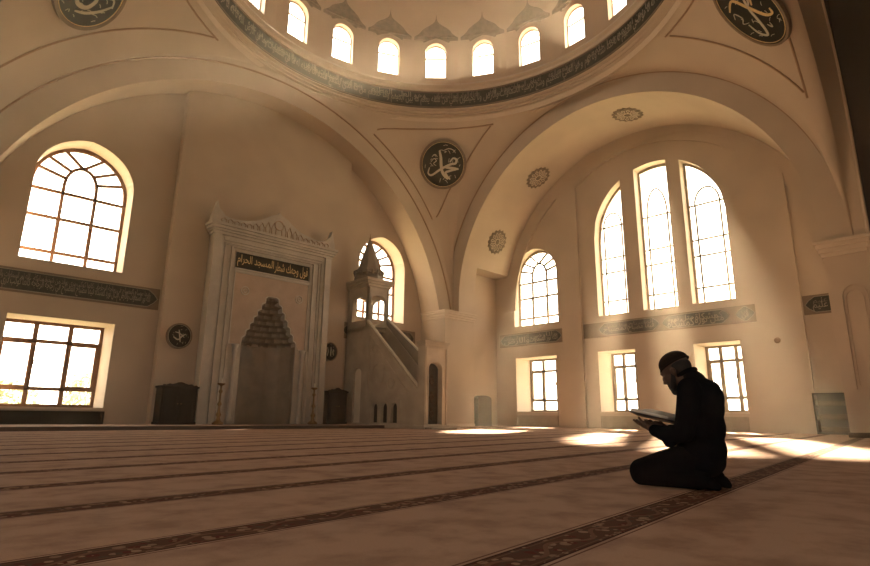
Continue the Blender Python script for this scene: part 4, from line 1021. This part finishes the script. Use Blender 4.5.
# ------------------------------------------------------------------ hidden enclosure behind the viewer
def wall_box(name, lp, fr, w0, w1): bm = bmesh.new(); prism(bm, lp, fr, w0, w1); struct(obj(name, bm, 'plaster'))
BW = [rect(x, x + 2.2, 1.2, 5.0) for x in (-3.0,)]  # unseen opening added to let in fill light from behind
wall_box('wall_back', [rect(-7.5, 24, 0, 14.5)] + BW, Fr((0, -7.0, 0), (1, 0, 0), (0, 0, 1), (0, 1, 0)), 0, -.5)
SW = [rect(y, y + 2.2, 1.2, 5.0) for y in (-2.0, 8.0)]  # further unseen openings, added for fill light from the left
wall_box('wall_left', [rect(-7.5, 20, 0, 14.5)] + SW, Fr((-7.0, 0, 0), (0, 1, 0), (0, 0, 1), (1, 0, 0)), 0, -.5)
bm = bmesh.new()
lp = [rect(-7.5, 24, -7.5, 20), [(DC[0] + 7.5 * cos(2 * pi * i / 48), DC[1] + 7.5 * sin(2 * pi * i / 48)) for i in range(48)]]
prism(bm, lp, Fr((0, 0, 14.15), (1, 0, 0), (0, 1, 0), (0, 0, 1)), 0, .4); struct(obj('ceiling_outer', bm, 'plaster'))

# shrubs seen pale through the low window at the left
rnd = random.Random(11)
def shrub(x, y, r, h, label):
    bm = bmesh.new()
    for k in range(1500):
        th, ph = rnd.uniform(0, 2 * pi), math.acos(rnd.uniform(-.98, 1)); q_ = r * rnd.uniform(.55, 1.0)
        c = Vector((x + q_ * sin(ph) * cos(th), y + q_ * sin(ph) * sin(th), -1.0 + h * .56 + h * .56 * cos(ph) * rnd.uniform(.7, 1)))
        d = Vector((rnd.gauss(0, 1), rnd.gauss(0, 1), rnd.gauss(0, 1))).normalized(); e = d.orthogonal().normalized(); s = .16
        vs = [bm.verts.new(c + d * s), bm.verts.new(c + e * s * .5), bm.verts.new(c - d * s), bm.verts.new(c - e * s * .5)]; bm.faces.new(vs)
    o = obj('shrub', bm, 'foliage'); tag(o, label, 'shrub', 'shrubs outside the left window')
for i, (x, y, r, h) in enumerate(((0.0, 27, 1.6, 3.0), (3.4, 29, 1.6, 2.5), (7.0, 28, 1.8, 3.2))):
    shrub(x, y, r, h, ('pale shrub outside behind the left side of the wide brown window', 'low pale shrub outside in the middle of the wide brown window', 'pale shrub outside behind the right side of the wide brown window')[i])

# ------------------------------------------------------------------ light: bright sky, low sun, window portals, haze
w = bpy.data.worlds.new('sky'); sc.world = w; w.use_nodes = True; bg = w.node_tree.nodes['Background']
bg.inputs[0].default_value = (1.0, 0.905, 0.76, 1); bg.inputs[1].default_value = 7.6
sd = Vector((1.0, 0.46, 0.75)).normalized()           # towards the sun
sl = bpy.data.lights.new('sun', 'SUN'); sl.energy = 92; sl.color = (1.0, 0.84, 0.62); sl.angle = radians(2.5)
so = bpy.data.objects.new('sun', sl); COL.objects.link(so); so.location = (30, 14, 20); so.rotation_euler = sd.to_track_quat('Z', 'Y').to_euler()
def portal(c, nrm, sx, sy):
    l = bpy.data.lights.new('window_portal', 'AREA'); l.shape = 'RECTANGLE'; l.size = sx; l.size_y = sy; l.cycles.is_portal = True
    o = bpy.data.objects.new('window_portal', l); COL.objects.link(o); o.location = c
    n_ = Vector(nrm).normalized(); z = -n_; y = Vector((0, 0, 1)); x = y.cross(z).normalized(); y = z.cross(x)
    o.rotation_euler = Matrix((x, y, z)).transposed().to_euler()
for x0, x1, z0, z1, d in ((LW[0], LW[1], 4.6, 8.5, .82), (RW[0], RW[1], 4.4, 8.1, .82), (LW[0], LW[1], .55, 3.03, 1.32)):
    portal(((x0 + x1) / 2, YQ + d, (z0 + z1) / 2), (0, -1, 0), x1 - x0, z1 - z0)
for y0, y1, z0, z1, d in ((14.15, 16.65, 4.64, 8.3, .6), (2.75, 3.78, 4.9, 8.1, .6), (6.66, 12.14, 4.64, 10.85, .6)) + tuple((r_[0][0], r_[1][0], .66, 3.15, 1.3) for r_ in low_e):
    portal((XE + d, (y0 + y1) / 2, (z0 + z1) / 2), (-1, 0, 0), y1 - y0, z1 - z0)
for k in range(ND):
    a = radians(AZ0 + k * PH); portal((DC[0] + 7.62 * cos(a), DC[1] + 7.62 * sin(a), 15.74), (-cos(a), -sin(a), 0), .94, 1.76)
for r_ in BW: portal(((r_[0][0] + r_[1][0]) / 2, -7.5, 3.1), (0, 1, 0), 2.2, 3.8)
for r_ in SW: portal((-7.5, (r_[0][0] + r_[1][0]) / 2, 3.1), (1, 0, 0), 2.2, 3.8)
HAZE = 0.0027
if HAZE > 0:
    bm = bmesh.new(); box(bm, -6.9, 21.35, -6.9, 18.65, 0.01, 14.1); hz = obj('haze', bm); tag(hz, 'thin sunlit haze hanging in the hall', 'haze', None, 'stuff')
    m = bpy.data.materials.new('haze'); m.use_nodes = True; nt = m.node_tree
    for n_ in list(nt.nodes): nt.nodes.remove(n_)
    o = nt.nodes.new('ShaderNodeOutputMaterial'); v = nt.nodes.new('ShaderNodeVolumeScatter'); v.inputs['Density'].default_value = HAZE; v.inputs['Anisotropy'].default_value = 0.40
    v.inputs['Color'].default_value = (1, .84, .62, 1); nt.links.new(v.outputs[0], o.inputs['Volume']); hz.data.materials.append(m); hz.display_type = 'WIRE'

# ------------------------------------------------------------------ camera and view
cam = bpy.data.cameras.new('camera'); co = bpy.data.objects.new('camera', cam); COL.objects.link(co); sc.camera = co
cam.sensor_width = 36; cam.lens = 560 / 870 * 36; cam.clip_start = 0.05; cam.clip_end = 500
ro, pi_, yw = radians(0.6), radians(13.36), radians(46.1)
d = Vector((cos(yw), sin(yw), 0)); r = Vector((sin(yw), -cos(yw), 0)); u = Vector((0, 0, 1))
F_ = d * cos(pi_) + u * sin(pi_); U_ = -d * sin(pi_) + u * cos(pi_)
R2 = r * cos(ro) + U_ * sin(ro); U2 = -r * sin(ro) + U_ * cos(ro)
mw = Matrix((R2, U2, -F_)).transposed().to_4x4(); mw.translation = Vector((0, 0, 0.43)); co.matrix_world = mw
sc.view_settings.view_transform = 'Standard'; sc.view_settings.look = 'None'; sc.view_settings.gamma = 1; sc.view_settings.exposure = 0.12
sc.cycles.use_denoising = True; sc.cycles.max_bounces = 10; sc.cycles.diffuse_bounces = 6; sc.cycles.volume_bounces = 1; sc.cycles.transparent_max_bounces = 12
sc.cycles.sample_clamp_indirect = 6.0; sc.cycles.caustics_reflective = False; sc.cycles.caustics_refractive = False
